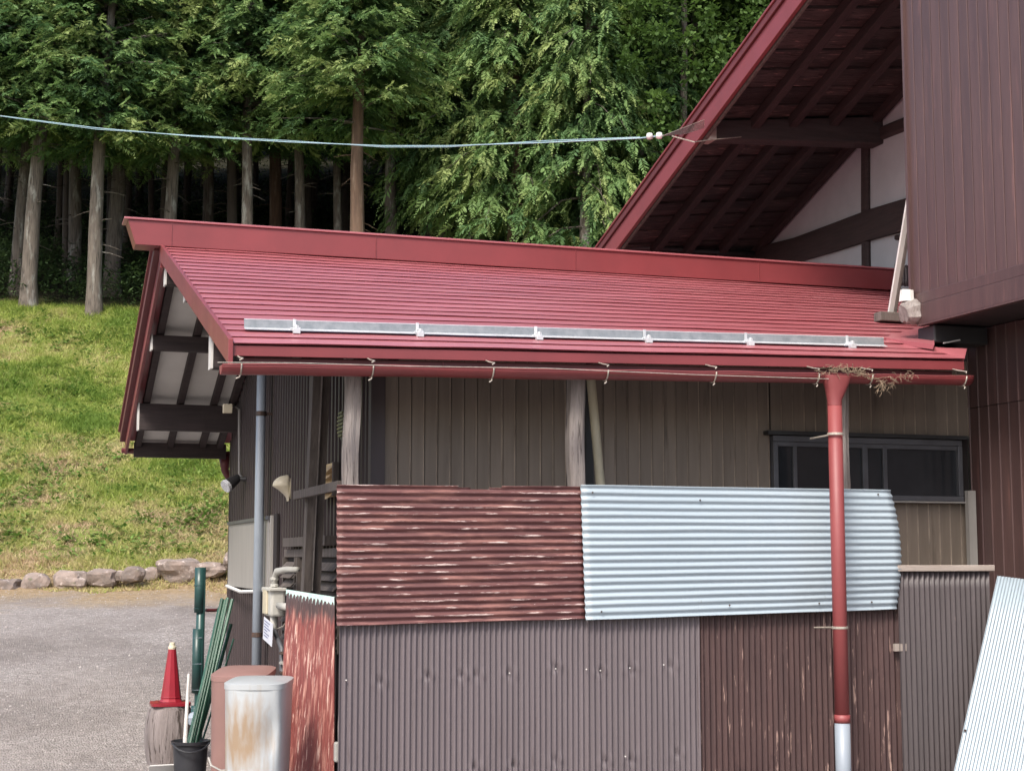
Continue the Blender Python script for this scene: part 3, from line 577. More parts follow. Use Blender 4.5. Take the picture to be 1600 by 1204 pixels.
# ------------------------------------------------------------------ the house
XG, XR, XU, XWG = 8.0, 6.1, 5.85, 6.318
house = thing('house', 'tall brown house with red rake boards, white plaster gable and deep dark eaves', 'house', (8, 9, 0))
A0, A1 = P(936, 392, 'X', XR), P(1222, 0, 'X', XR); B0, B1 = P(968, 392, 'X', XR), P(1257, 0, 'X', XR)
sl = (A1[2] - A0[2]) / (A1[1] - A0[1])           # rake slope
SL = -.285
rzy = lambda y: A0[2] + (y - A0[1]) * sl          # upper rake line at XR
w0, w1 = P(1180, 395, 'X', XG), P(1420, 130, 'X', XG)
slw = (w1[2] - w0[2]) / (w1[1] - w0[1]); wz = lambda y: w0[2] + (y - w0[1]) * slw
yb0, yt0 = A0[1] + .05, 8.3
FT = (A0[2] - B0[2]) * 1.0 + .0
def so(X, y):                                   # soffit height (underside of the boards)
    t = (X - XR) / (XG - XR); return (rzy(y) - .1) * (1 - t) + (wz(y)) * t
# fascia: upper flashing and lower board
def rk(x0, x1, top, bot, name, mat, y0=yb0 + .12, y1=yt0):
    MB().hexa([(x0, y0, rzy(y0) - bot), (x1, y0, rzy(y0) - bot), (x1, y1, rzy(y1) - bot), (x0, y1, rzy(y1) - bot)], [(x0, y0, rzy(y0) - top), (x1, y0, rzy(y0) - top), (x1, y1, rzy(y1) - top), (x0, y1, rzy(y1) - top)]).build(name, mat, house, bevel=.004)
rk(XR - .05, XR + .02, 0, .07, 'rake_flashing', 'trim_dark')
rk(XR - .065, XR + .1, -.025, -.002, 'rake_flashing', 'trim_red')
rk(XR - .028, XR + .01, .072, .27, 'rake_board', 'pipe_red' if 0 else 'trim_red')
rk(XR + .02, XR + .05, .1, .285, 'rake_backing', 'wood_brown')
# roof skin and soffit boards
yy0, yy1 = yb0 + .15, yt0
MB().hexa([(XR, yy0, so(XR, yy0) + .03), (XG + 1, yy0, so(XG + 1, yy0) + .03), (XG + 1, yy1, so(XG + 1, yy1) + .03), (XR, yy1, so(XR, yy1) + .03)], [(XR, yy0, so(XR, yy0) + .09), (XG + 1, yy0, so(XG + 1, yy0) + .12), (XG + 1, yy1, so(XG + 1, yy1) + .12), (XR, yy1, so(XR, yy1) + .09)]).build('roof', 'trim_dark', house)
nb = 52
for i in range(nb):
    ya = yy0 + (yy1 - yy0) * i / nb; yb = yy0 + (yy1 - yy0) * (i + .93) / nb; dz = .014 * rng.random() + (.016 if i % 2 else 0)
    for (xa, xb) in ((XR + .055, XR + .99), (XR + .995, XG - .003)) if i % 3 else ((XR + .055, XR + 1.3), (XR + 1.305, XG - .003)):
        d2 = .006 * rng.random()
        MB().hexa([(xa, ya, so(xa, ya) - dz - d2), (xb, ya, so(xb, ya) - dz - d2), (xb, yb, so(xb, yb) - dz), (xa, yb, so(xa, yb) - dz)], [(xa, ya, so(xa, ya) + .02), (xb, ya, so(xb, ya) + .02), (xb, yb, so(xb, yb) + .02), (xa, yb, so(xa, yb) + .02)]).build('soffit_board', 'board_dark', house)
for px in (1020, 1072, 1128):
    x = P(px, 392, 'Y', 15.2)[0]; y0, y1 = yb0 + .05, yt0
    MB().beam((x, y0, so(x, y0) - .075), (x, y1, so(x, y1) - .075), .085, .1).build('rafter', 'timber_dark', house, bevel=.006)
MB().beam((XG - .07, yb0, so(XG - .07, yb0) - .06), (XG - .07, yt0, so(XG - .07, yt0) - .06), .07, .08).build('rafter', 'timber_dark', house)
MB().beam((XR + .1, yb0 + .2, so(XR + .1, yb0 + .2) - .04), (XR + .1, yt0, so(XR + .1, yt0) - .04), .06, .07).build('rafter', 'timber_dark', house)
# plaster gable
def wpoly(pts, name, mat, x=XG, t=.05): MB().prism([(x, y, z) for y, z in pts], (t, 0, 0)).build(name, mat, house)
wpoly([(16.6, 2.0), (8.5, 2.0), (8.5, wz(8.5) - .0), (16.6, wz(16.6) - .0)], 'gable_wall', 'plaster')
pu0, pu1 = P(1116, 201, 'X', XR + .08), P(1360, 212, 'X', XG)
pyc = (pu0[1] + pu1[1]) / 2
hp = (P(1116, 184, 'X', XR + .08)[2] - P(1116, 213, 'X', XR + .08)[2]) / 2; hq = (P(1360, 190, 'X', XG)[2] - P(1360, 233, 'X', XG)[2]) / 2
mb = MB(); y_ = pyc
mb.hexa([(XR + .06, y_ - .09, pu0[2] - hp), (XG + .04, y_ - .11, pu1[2] - hq), (XG + .04, y_ + .11, pu1[2] - hq), (XR + .06, y_ + .09, pu0[2] - hp)], [(XR + .06, y_ - .09, pu0[2] + hp), (XG + .04, y_ - .11, pu1[2] + hq), (XG + .04, y_ + .11, pu1[2] + hq), (XR + .06, y_ + .09, pu0[2] + hp)])
pl = mb.build('purlin_beam', 'beam_dark', house, bevel=.012)
MB().box((XR + .052, y_ - .096, pu0[2] - hp - .006), (XR + .12, y_ + .096, pu0[2] + hp + .004)).build('beam_end', 'wood_pale', pl, bevel=.006)
def tim(pts, wd, name, t=.03, mat='timber_dark'):
    pts = [P(a, b, 'X', XG - t) for a, b in pts]; mb = MB()
    n = len(pts)
    for i, p in enumerate(pts):
        d = pts[min(i + 1, n - 1)] - pts[max(i - 1, 0)]; d /= np.linalg.norm(d); nn = V3(0, -d[2], d[1]); w_ = wd[i] / 2 if hasattr(wd, '__len__') else wd / 2
        mb.v += [tuple(p - nn * w_ + V3(t * 1.3, 0, 0)), tuple(p - nn * w_), tuple(p - nn * w_ * .6 - V3(.018, 0, 0)), tuple(p + nn * w_ * .6 - V3(.018, 0, 0)), tuple(p + nn * w_), tuple(p + nn * w_ + V3(t * 1.3, 0, 0))]
    for i in range(n - 1):
        for j in range(5): mb.f.append((i * 6 + j, i * 6 + j + 1, (i + 1) * 6 + j + 1, (i + 1) * 6 + j))
    mb.f += [(0, 1, 2, 3, 4, 5), tuple((n - 1) * 6 + j for j in range(5, -1, -1))]
    return mb.build(name, mat, house, auto=30)
tim([(1350, 560), (1352, 430), (1351, 320), (1351, 225)], .13, 'gable_post', .025)
tim([(1120, 415), (1180, 403), (1240, 391), (1300, 371), (1360, 350), (1420, 333), (1500, 300)], [.2, .24, .27, .29, .3, .3, .3], 'log_beam', .05)
tim([(1362, 214), (1430, 187), (1500, 160)], .13, 'gable_rail', .02)
tim([(1400, 371), (1460, 366)], .05, 'gable_rail', .02)
# cable along rake inside and eave pipe
q = [P(px, py, 'X', XG - .05) for px, py in ((1178, 392), (1230, 340), (1262, 300), (1318, 232))]
MB().tube(q, .008, 6).build('cable', 'door_gray', house)
MB().tube([P(px, py, 'X', XG - .05) for px, py in ((1362, 195), (1390, 150), (1425, 112))], .009, 6).build('cable', 'door_gray', house)
MB().tube([P(px, py, 'Y', 15.2) for px, py in ((985, 386), (1040, 388), (1100, 392), (1178, 396))], .03, 8).build('eave_pipe', 'cable_black', house, smooth=True)
MB().box((P(975, 395, 'Y', 15.3)[0], 15.3, 4.2), (XG - .01, 15.4, P(1000, 384, 'Y', 15.3)[2])).build('eave_board', 'timber_dark', house)
# projecting upper storey
bz0, bzt, byf, byn = 3.166, 6.45, 9.03, 6.6
MB().box((XU + .02, byn, bz0 + .02), (XG + 1.5, byf - .015, bzt)).build('upper_storey', 'backing', house)
siding(house, 'X', XU + .018, byn, byf, bz0 + .215, bzt, .106, 'siding_plum', rib=0, thick=.006, gap=.0022)
siding(house, 'Y', byf - .014, XU + .02, XG - .1, bz0 + .2, bzt, .106, 'siding_plum', rib=.004, thick=.01, facing=1)
MB().box((XU - .004, byn, bz0 + .14), (XU + .019, byf + .002, bz0 + .213)).build('band_trim', 'siding_plum', house, bevel=.003)
MB().box((XU - .012, byn, bz0), (XU + .019, byf - .11, bz0 + .138)).build('skirt_trim', 'siding_plum', house, bevel=.004)
MB().box((XU - .02, byn, bz0 - .012), (XU + .03, byf - .1, bz0 - .001)).build('drip_trim', 'siding_plum', house)
MB().box((XU - .008, byf - .02, bz0 + .213), (XU + .03, byf + .006, bzt)).build('corner_trim', 'siding_plum', house)
MB().box((XU + .03, byn, bz0 - .004), (XWG + .02, byf - .1, bz0 + .015)).build('overhang_soffit', 'beam_dark', house)
# lower wall
MB().box((XWG + .016, 6.0, 0), (XG + 1.4, 9.09, bz0 - .01)).build('lower_storey', 'backing', house)
zj = P(1560, 631, 'X', XWG)[2]
siding(house, 'X', XWG + .014, 6.0, 9.08, zj + .004, bz0 - .012, .112, 'siding_plum', rib=.004, thick=.009, gap=.0012)
siding(house, 'X', XWG + .016, 6.0, 9.08, .02, zj - .002, .112, 'siding_plum', rib=.004, thick=.009, gap=.0012)
q = P(1490, 523, 'Y', 8.72); MB().box((P(1460, 520, 'Y', 8.8)[0], 8.8, P(1490, 536, 'Y', 8.8)[2]), (6.3, 9.0, 3.15)).build('duct', 'cable_black', house, bevel=.01)
MB().tube([P(1474, 536, 'Y', 8.75), P(1500, 531, 'Y', 8.75)], .005, 6).build('cable', 'white_paint', house)
MB().box((6.24, 9.0, .5), (6.3, 9.04, P(1510, 766, 'Y', 9.0)[2])).build('batten', 'door_gray', house)
# log end at the corner
q0 = P(1421, 478, 'Y', 9.0); mb = MB()
mb.tube([(XU - .09, 8.98, 3.24), (XU - .05, 8.98, 3.25), (XU + .0, 8.97, 3.26), (XU + .1, 8.96, 3.26)], [.06, .085, .09, .09], 14, wob=.35).build('log_end', 'wood_weathered', house)
mb = MB().tube([(XU - .05, 9.0, 3.33), (XU - .045, 9.0, 3.41)], [.05, .045], 10, wob=.3).build('log_stub', 'soffit_white', house)

# ------------------------------------------------------------------ loose things on the roof
b0, b1 = onroof(1368, 499, .03), onroof(1436, 503, .03)
t = thing('timber_block', 'short dark board lying level on red roof below the log end', 'board', b0)
yc = (b0[1] + b1[1]) / 2
MB().box((b0[0], yc - .05, roofz(b0[0], yc) + .02), (b1[0] + .08, yc + .05, roofz(b1[0], yc) + .085)).build('board', 'wood_brown', t, bevel=.006)
pb = P(1391, 491, 'Y', yc); pt = P(1425, 284, 'Y', yc - .25)
t = thing('prop_stick', 'pale wooden strut leaning from roof board up to the brown wall corner', 'strut', pb)
MB().beam(pb, pt, .042, .02, (0, 1, 0)).build('stick', 'white_paint', t, bevel=.003)
MB().beam(pb + V3(.035, .01, 0), pt + V3(.03, .012, -.03), .02, .05, (0, 1, 0)).build('rail', 'wood_brown', t)
MB().beam(P(1397, 466, 'Y', yc + .02), P(1410, 453, 'Y', yc + .02), .012, .02, (0, 1, 0)).build('brace', 'wood_weathered', t)
def corr(O, U, V, N, pitch, amp, nU, warp=None, seg=8, skip=None):
    """corrugated sheet: U = along the waves, V = across them"""
    O, U, V, N = V3(*O), V3(*U), V3(*V), V3(*N); N /= np.linalg.norm(N); nw = np.linalg.norm(V) / pitch; nv = int(nw * seg); mb = MB()
    for i in range(nU + 1):
        for j in range(nv + 1):
            a, b = i / nU, j / nv; p = O + U * a + V * b + N * (amp * math.cos(2 * math.pi * nw * b))
            if warp: p = p + V3(*warp(a, b))
            mb.v.append(tuple(p))
    for i in range(nU):
        for j in range(nv):
            if skip and skip(i / nU, j / nv): continue
            k = i * (nv + 1) + j; mb.f.append((k, k + nv + 1, k + nv + 2, k + 1))
    return mb
q0, q1 = P(1398, 446, 'Y', 12.2), P(1440, 410, 'Y', 12.2)
t = thing('roof_sheet', 'small grey corrugated offcut standing on red roof behind the strut', 'sheet', q0)
corr(q0, (0, 0, .2), (.5, 0, 0), (0, -1, 0), .032, .006, 4).build('sheet', 'sheet_charcoal', t, smooth=True, solid=.002)

# ------------------------------------------------------------------ patchwork fence
YFn = 8.5
fence = thing('patchwork_fence', 'fence patched from rust red, pale blue, grey and brown corrugated sheets', 'fence', (3.5, 8.5, 0))
def nails(pts, y, par, mat='iron', r=.006):
    for px, py in pts:
        q = P(px, py, 'Y', y); MB().lathe(q, [(0.0001, 0)] * 2, 3) if 0 else None
        MB().tube([q, q + V3(0, -.006, 0)], [r, r * .7], 7).build('nail', mat, par)
# horizontal sheets
a = P(526, 757, 'Y', YFn); b = P(526, 977, 'Y', YFn); c = P(915, 760, 'Y', YFn); d = P(915, 966, 'Y', YFn)
def bil(px): pass
def hsheet(tl, tr, bl, br, pitchn, amp, mat, name, bow=0, y=YFn, edge=None, skip=None, y2=0):
    mb = MB(); nv = pitchn * 8; nU = 40
    for i in range(nU + 1):
        for j in range(nv + 1):
            a, b = i / nU, j / nv; p = (tl * (1 - b) + bl * b) * (1 - a) + (tr * (1 - b) + br * b) * a
            off = amp * math.cos(2 * math.pi * pitchn * b) + bow * math.sin(math.pi * b) * a + .006 * noise.noise(Vector((a * 3, b * 3, y * 9)))
            x = edge(a, b) if edge else 0
            mb.v.append((p[0] + x, y + y2 * a - off, p[2] + .003 * noise.noise(Vector((a * 4, b * 9, 3)))))
    for i in range(nU):
        for j in range(nv):
            if skip and skip(i / nU, j / nv): continue
            k = i * (nv + 1) + j; mb.f.append((k, k + nv + 1, k + nv + 2, k + 1))
    o = mb.build(name, mat, fence, smooth=True, solid=.0015)
    at = o.data.attributes.new('crest', 'FLOAT', 'POINT'); at.data.foreach_set('value', [.5 + .5 * math.cos(2 * math.pi * pitchn * (k % (nv + 1)) / nv) for k in range(len(mb.v))])
    return o
rs = hsheet(a, c, b, d, 19, .008, 'sheet_rust', 'corrugated_sheet', skip=lambda u, v: (v < .02 and .50 < u < .60) or (v < .012 and .47 < u < .63)); rs['label'] = 'rust red horizontal sheet with peeling paint'
a = P(907, 757, 'Y', YFn - .02); b = P(915, 968, 'Y', YFn - .02); c = P(1391, 765, 'Y', YFn - .02); d = P(1401, 951, 'Y', YFn - .02)
bs = hsheet(a, c, b, d, 18, .0062, 'sheet_blue', 'corrugated_sheet', bow=.03, y=YFn - .02, edge=lambda u, v: (.035 * math.sin(math.pi * min(1, v * 1.0)) if u > .5 else 0) * (u - .5) * 2); bs['label'] = 'pale blue horizontal sheet'
nails([(926, 769), (1094, 781), (940, 955), (1140, 945), (1372, 772), (1280, 942), (1362, 940)], YFn - .035, bs)
# vertical sheets
def vsheet(px0, px1, pitch_px, y, mat, ztop=1.45, name='corrugated_sheet', dents=(), amp=.0095, pyt=None):
    x0 = P(px0, 1000, 'Y', y)[0]; x1 = P(px1, 1000, 'Y', y)[0]; n = max(3, round((px1 - px0) / pitch_px))
    def warp(a, b):
        x, z = x0 + (x1 - x0) * b, ztop * (1 - a); s = 0
        for dx, dz_, m in dents: s += m * math.exp(-((x - dx) ** 2 / .0006 + (z - dz_) ** 2 / .00025))
        return (0, s + .004 * noise.noise(Vector((b * 5, a * 3, px0))), 0)
    mb = corr((x0, y, ztop), (0, 0, -ztop - .02), (x1 - x0, 0, 0), (0, -1, 0), (x1 - x0) / n, amp, 60 if dents else 14, warp, seg=6)
    return mb.build(name, mat, fence, smooth=True, solid=.0015)
dn = []
for px, py in ((594, 1062), (668, 1053), (720, 1052), (745, 1052), (796, 1050), (868, 1040), (938, 1046), (985, 1042), (1048, 1038), (742, 1194), (803, 1189), (868, 1183), (945, 1184), (985, 1180), (1058, 1173)):
    q = P(px, py, 'Y', YFn + .03); dn.append((q[0], q[2], .028)); dn.append((q[0] + .022, q[2] + .008, -.016)); dn.append((q[0] - .03, q[2] - .004, -.01))
s = vsheet(530, 926, 8.8, YFn + .03, 'sheet_gray', dents=dn); nails([(541, 1062), (796, 1051), (868, 1044), (1, 1)][:3], YFn + .02, s, 'white_paint', .005)
s = vsheet(918, 1092, 8.8, YFn + .022, 'sheet_gray', dents=dn); nails([(984, 1043), (1037, 1038), (938, 1047), (977, 1181), (916, 1045)], YFn + .012, s, 'white_paint', .005)
vsheet(1088, 1306, 8.6, YFn + .034, 'sheet_brown'); vsheet(1300, 1412, 8.6, YFn + .026, 'sheet_brown', ztop=1.4)
ztc = P(1480, 892, 'Y', YFn - .02)[2]
vsheet(1404, 1548, 8.0, YFn - .02, 'sheet_charcoal', ztop=ztc)
q0, q1 = P(1400, 887, 'Y', YFn - .025), P(1551, 887, 'Y', YFn - .025)
MB().box((q0[0], YFn - .05, q0[2] - .02), (q1[0], YFn + .005, q0[2] + .018)).build('cap_strip', 'wood_pale', fence, bevel=.003)
q = P(1403, 1010, 'Y', YFn); MB().box((q[0] - .035, YFn - .02, q[2] - .025), (q[0] + .05, YFn + .0, q[2] + .02)).build('batten', 'wood_pale', fence)
q = P(1530, 1018, 'Y', YFn); MB().box((q[0] - .02, YFn + .03, q[2] - .05), (q[0] + .12, YFn + .06, q[2] + .03)).build('batten', 'wood_weathered', fence)
for z in (.5, 1.1): MB().box((1.9, YFn + .045, z), (6.2, YFn + .085, z + .05)).build('rail', 'wood_brown', fence)
q = P(528, 1170, 'Y', YFn + .06); MB().box((q[0] - .02, YFn + .05, q[2] - .07), (q[0] + .06, YFn + .09, q[2] + .04)).build('bracket', 'concrete_gray', fence, bevel=.01)

# leaning pale sheet at right
tl = P(1558, 899, 'Y', 8.36); bl = P(1490, 1204, 'Y', 8.05); dr_ = bl - tl; bl2 = tl + dr_ * ((tl[2] - .0) / (tl[2] - bl[2]))
t = thing('leaning_sheet', 'pale blue corrugated sheet leaning against brown wall at bottom right', 'sheet', (bl2[0], bl2[1], 0))
ac = V3(.62, -.02, -.07)
corr(tl, bl2 - tl, ac, np.cross(ac, dr_) * (1 if np.cross(ac, dr_)[1] < 0 else -1), .0235, .0045, 6, seg=6).build('sheet', 'sheet_pale', t, smooth=True, solid=.002)
q = tl + (bl2 - tl) * .62 + V3(.01, -.008, 0); MB().tube([q, q + V3(0, -.006, 0)], .008, 6).build('nail', 'iron', t)

# peeling red sheet at left, leaning on the side wall
tl = P(450, 922, 'D', 9.9); tr = P(525, 934, 'D', 8.9); bl = P(436, 1204, 'D', 9.6); br = P(524, 1204, 'D', 8.7)
t = thing('peeling_sheet', 'red sheet with peeling paint streaks and turquoise top edge left of fence', 'sheet', ((bl[0] + br[0]) / 2, (bl[1] + br[1]) / 2, 0))
kk = 1.25
nn = np.cross(tr - tl, bl - tl); nn = nn / np.linalg.norm(nn); nn *= (1 if nn[0] < 0 else -1)
mb = MB(); W = 14
for i in range(21):
    for j in range(W * 6 + 1):
        a, b = i / 20 * kk, j / (W * 6); p = (tl * (1 - b) + tr * b) * (1 - a) + (bl * (1 - b) + br * b) * a
        p = p + nn * (.009 * math.cos(2 * math.pi * W * b)) + V3(0, 0, .012 * noise.noise(Vector((b * 12, 0, 0))) * (i == 0)); mb.v.append(tuple(p))
for i in range(20):
    for j in range(W * 6): k = i * (W * 6 + 1) + j; mb.f.append((k, k + W * 6 + 1, k + W * 6 + 2, k + 1))
psh = mb.build('sheet', 'sheet_peel', t, smooth=True, solid=.002)
mb = MB(); n = 80
for j in range(n + 1):
    b = j / n; p = tl * (1 - b) + tr * b + nn * (.009 * math.cos(2 * math.pi * W * b) + .003) + V3(0, 0, .006); ln = .03 + .03 * noise.noise(Vector((b * 14, 1, 0))) + .02 * rng.random() + .015 * math.sin(b * 3)
    mb.v += [tuple(p), tuple(p - V3(0, 0, max(.008, ln)))]
for j in range(n): mb.f.append((2 * j, 2 * j + 1, 2 * j + 3, 2 * j + 2))
mb.build('paint_edge', 'turquoise', t, solid=.0015)

# ------------------------------------------------------------------ meter, tag, hoses
mx_ = 1.93
m0 = P(425, 940, 'X', mx_)
t = thing('gas_meter', 'beige gas meter with elbow pipes and valve on dark side wall', 'meter', m0 + V3(.1, 0, -.1))
mw = .075; mh = .105
MB().box((mx_ - .04, m0[1] - .18, m0[2] - mh), (mx_ + .07, m0[1] + .14, m0[2] + mh)).build('body', 'meter', t, bevel=.02)
MB().box((mx_ - .055, m0[1] - .06, m0[2] - .09), (mx_ - .038, m0[1] + .11, m0[2] + .1)).build('front_cover', 'plastic_beige', t, bevel=.008)
MB().box((mx_ - .055, m0[1] - .2, m0[2] + mh - .02), (mx_ + .075, m0[1] + .16, m0[2] + mh + .005)).build('top_plate', 'meter', t, bevel=.006)
e = m0 + V3(0, -.1, mh)
MB().tube([e, e + V3(0, 0, .08), e + V3(.01, -.05, .125), e + V3(.05, -.2, .14), e + V3(.1, -.4, .14)], [.022, .022, .026, .023, .02], 12).build('elbow_pipe', 'meter', t, smooth=True)
for dz in (.02, .07): MB().lathe(e + V3(0, 0, dz), [(.022, -.012), (.031, -.009), (.031, .009), (.022, .012)], 8).build('coupling', 'meter', t)
MB().tube([m0 + V3(0, -.1, -mh), m0 + V3(0, -.1, -mh - .12)], .028, 10).build('lower_pipe', 'meter', t, smooth=True)
MB().tube([m0 + V3(.02, -.2, -.02), m0 + V3(.06, -.5, -.03)], .028, 10).build('side_pipe', 'meter', t, smooth=True)
MB().tube([m0 + V3(0, -.12, -mh - .1), m0 + V3(0.02, -.35, -mh - .22), m0 + V3(0.02, -.42, -.7), m0 + V3(0, -.35, -1.0), m0 + V3(0, -.3, -1.4)], [.018, .02, .024, .022, .02], 8).build('hose', 'frame_dark', t, smooth=True)
for k in range(6): MB().lathe(m0 + V3(.02, -.41, -mh - .25 - k * .07), [(.02, -.012), (.03, -.008), (.03, .008), (.02, .012)], 8).build('coupling', 'concrete_gray' if k % 2 else 'iron', t)
MB().tube([m0 + V3(.05, -.6, -.1), m0 + V3(.04, -.62, -.6), m0 + V3(.04, -.62, -1.2)], .022, 8).build('drain_pipe', 'concrete_gray', t, smooth=True)
MB().tube([m0 + V3(.02, -.1, -.2), m0 + V3(.0, -.5, -.16), m0 + V3(.03, -.75, -.05)], .006, 5).build('cable', 'wire_pale', t)
MB().tube([m0 + V3(-.02, -.2, -.62), m0 + V3(-.03, -.3, -.75), m0 + V3(0, -.1, -.83), m0 + V3(.04, .2, -.85)], .01, 6).build('cable', 'cable_black', t)
tg = P(419, 986, 'X', mx_ - .04)
t = thing('paper_tag', 'small white printed tag hanging below the gas meter', 'tag', tg)
ey, ez = V3(.012, -.96, -.1), V3(0, -.22, 1.)
ez /= np.linalg.norm(ez)
hh, hw = .085, .20
mb = MB(); cs = [tg + ey * sx * hw + ez * sz * hh for sx, sz in ((-1, -1), (1, -1), (1, 1), (-1, 1))]; mb.hexa(cs, [c + V3(-.003, 0, 0) for c in cs]); tgb = mb.build('card', 'paper_tag', t)
for i in range(6):
    z = .06 - i * .022; L_ = (.75, .6, .8, .45, .7, .55)[i]
    a = tg + ez * z - ey * hw * .8 + V3(-.0045, 0, 0); b = a + ey * hw * 2 * .8 * L_
    MB().hexa([a, b, b + ez * .006, a + ez * .006], [a - V3(.001, 0, 0), b - V3(.001, 0, 0), b + ez * .006 - V3(.001, 0, 0), a + ez * .006 - V3(.001, 0, 0)]).build('print_line', 'ink', tgb)

# floodlight and cable at far corner
c = P(358, 756, 'X', XW - .18)
t = thing('floodlight', 'small floodlight with white lens and black housing at the far wall corner', 'light', c)
d = V3(-.75, -.35, -.5); d /= np.linalg.norm(d)
MB().tube([c + d * .02, c + d * .05], [.062, .06], 14).build('lens', 'lens', t)
MB().tube([c - d * .12, c - d * .02, c + d * .019], [.035, .055, .063], 14).build('housing', 'cable_black', t)
MB().tube([c - d * .1, V3(XW - .02, c[1], c[2] + .05)], .02, 8).build('bracket', 'cable_black', t)
mb = MB().tube([(XW - .05, c[1], c[2] + .05), P(374, 740, 'X', XW - .05), P(374, 640, 'X', XW - .05), P(366, 633, 'X', XW - .05), P(355, 638, 'X', XW - .3)], .012, 6); mb.build('cable', 'door_gray', t)
q = P(352, 638, 'X', XW - .32); MB().box((q[0] - .02, q[1] - .03, q[2] - .04), (q[0] + .06, q[1] + .03, q[2] + .04)).build('junction_box', 'plastic_beige', t, bevel=.006)

# ------------------------------------------------------------------ bins, bucket, stakes, cone, stump, pole
def binthing(px0, px1, pyt, D, label, mat, name, top_dep, rise, taper):
    cx = (px0 + px1) / 2; wd = (px1 - px0) / FP * D; c = P(cx, pyt, 'D', D); zt_ = c[2]
    t = thing(name, label, 'bin', (c[0], c[1], 0))
    F2, R2 = FH, RT
    def ring(z, s, dz=0, extra=0):
        out = []; n = 40
        for j in range(n):
            th = 2 * math.pi * j / n; p = .45
            x = np.sign(math.cos(th)) * abs(math.cos(th)) ** p * wd / 2 * s + extra * math.copysign(1, math.cos(th)); y = np.sign(math.sin(th)) * abs(math.sin(th)) ** p * top_dep / 2 * s
            if math.cos(th) > .5 and math.sin(th) > .2: y *= 1.0
            out.append(c + R2 * x + F2 * (y + top_dep / 2) + V3(0, 0, z - zt_ + dz * (y / top_dep + .5)))
        return out
    rings = [ring(z, 1 - taper * (1 - z / zt_), rise * (z / zt_)) for z in np.linspace(0, zt_ - .035, 12)]
    if mat == 'bin_tin':      # dents
        for r in rings:
            for j, p in enumerate(r):
                dd = noise.noise(Vector((j * .25, p[2] * 3.2, 2))) * .014; r[j] = p + F2 * dd
                k = math.exp(-((p[2] - zt_ + .27) ** 2) / .012 - (((p - c) @ R2) - wd * .30) ** 2 / .0014); r[j] = r[j] + F2 * .05 * k * (1 if (p - c) @ F2 < top_dep / 2 else 0)
    mb = MB(); n = 40
    for r in rings: mb.v += [tuple(p) for p in r]
    for i in range(len(rings) - 1):
        for j in range(n): mb.f.append((i * n + j, i * n + (j + 1) % n, (i + 1) * n + (j + 1) % n, (i + 1) * n + j))
    body = mb.build('body', mat, t, smooth=True)
    mb = MB(); r3 = [ring(zt_ - .034, 1.0, rise, .003), ring(zt_ - .004, 1.005, rise, .003), ring(zt_, .97, rise), ring(zt_ + .008, .5, rise), ring(zt_ + .01, .02, rise)]
    for r in r3: mb.v += [tuple(p) for p in r]
    for i in range(4):
        for j in range(n): mb.f.append((i * n + j, i * n + (j + 1) % n, (i + 1) * n + (j + 1) % n, (i + 1) * n + j))
    mb.build('lid', mat, t, auto=35)
    return t, c
# galvanised bin gets a rust patch of its own
mm = MATS['bin_tin']; n_ = mm.node_tree.nodes; L_ = mm.node_tree.links; bs_ = n_['Principled BSDF']; src = bs_.inputs['Base Color'].links[0].from_socket
tcn = n_.new('ShaderNodeTexCoord'); mp = n_.new('ShaderNodeMapping'); mp.inputs['Location'].default_value = (.05, .12, -.62); L_.new(tcn.outputs['Object'], mp.inputs[0])
sc_ = n_.new('ShaderNodeVectorMath'); sc_.operation = 'MULTIPLY'; sc_.inputs[1].default_value = (6.5, 1.5, 5.5); L_.new(mp.outputs[0], sc_.inputs[0])
ln_ = n_.new('ShaderNodeVectorMath'); ln_.operation = 'LENGTH'; L_.new(sc_.outputs[0], ln_.inputs[0])
nz_ = n_.new('ShaderNodeTexNoise'); nz_.inputs['Scale'].default_value = 18; nz_.inputs['Detail'].default_value = 8; mp2 = n_.new('ShaderNodeMapping'); mp2.inputs['Scale'].default_value = (1.6, 1.6, .35); L_.new(tcn.outputs['Object'], mp2.inputs[0]); L_.new(mp2.outputs[0], nz_.inputs['Vector'])
s_ = n_.new('ShaderNodeMath'); s_.operation = 'MULTIPLY_ADD'; L_.new(nz_.outputs['Fac'], s_.inputs[0]); s_.inputs[1].default_value = -2.2; L_.new(ln_.outputs['Value'], s_.inputs[2])
r_ = n_.new('ShaderNodeMapRange'); r_.inputs['From Min'].default_value = .3; r_.inputs['From Max'].default_value = -.75; r_.inputs['To Max'].default_value = .75; L_.new(s_.outputs[0], r_.inputs[0])
x_ = n_.new('ShaderNodeMix'); x_.data_type = 'RGBA'; L_.new(r_.outputs[0], x_.inputs[0]); L_.new(src, x_.inputs[6]); x_.inputs[7].default_value = (.34, .2, .08, 1); L_.new(x_.outputs[2], bs_.inputs['Base Color'])
binthing(345, 443, 1068, 8.5, 'grey tin bin with rust patch and dent, in front of pink bin', 'bin_tin', 'tin_bin', .5, .01, .12)
binthing(324, 414, 1056, 9.3, 'dull pink lidded bin standing behind the grey tin bin', 'bin_pink', 'pink_bin', .55, .03, .06)
q = P(328, 1180, 'D', 9.25); t = thing('wire_coil', 'thin pale wire looped low at the foot of the pink bin', 'wire', q)
MB().tube([P(326, 1183, 'D', 9.2), P(330, 1195, 'D', 9.15), P(345, 1203, 'D', 9.1), P(358, 1202, 'D', 9.1)], .006, 5).build('wire', 'concrete_gray', t)
bc = P(298, 1156, 'D', 10.0); D_ = 10.0
t = thing('bucket', 'black tapered bucket holding green garden stakes and a white stick', 'bucket', (bc[0], bc[1], 0)); zt_ = bc[2]
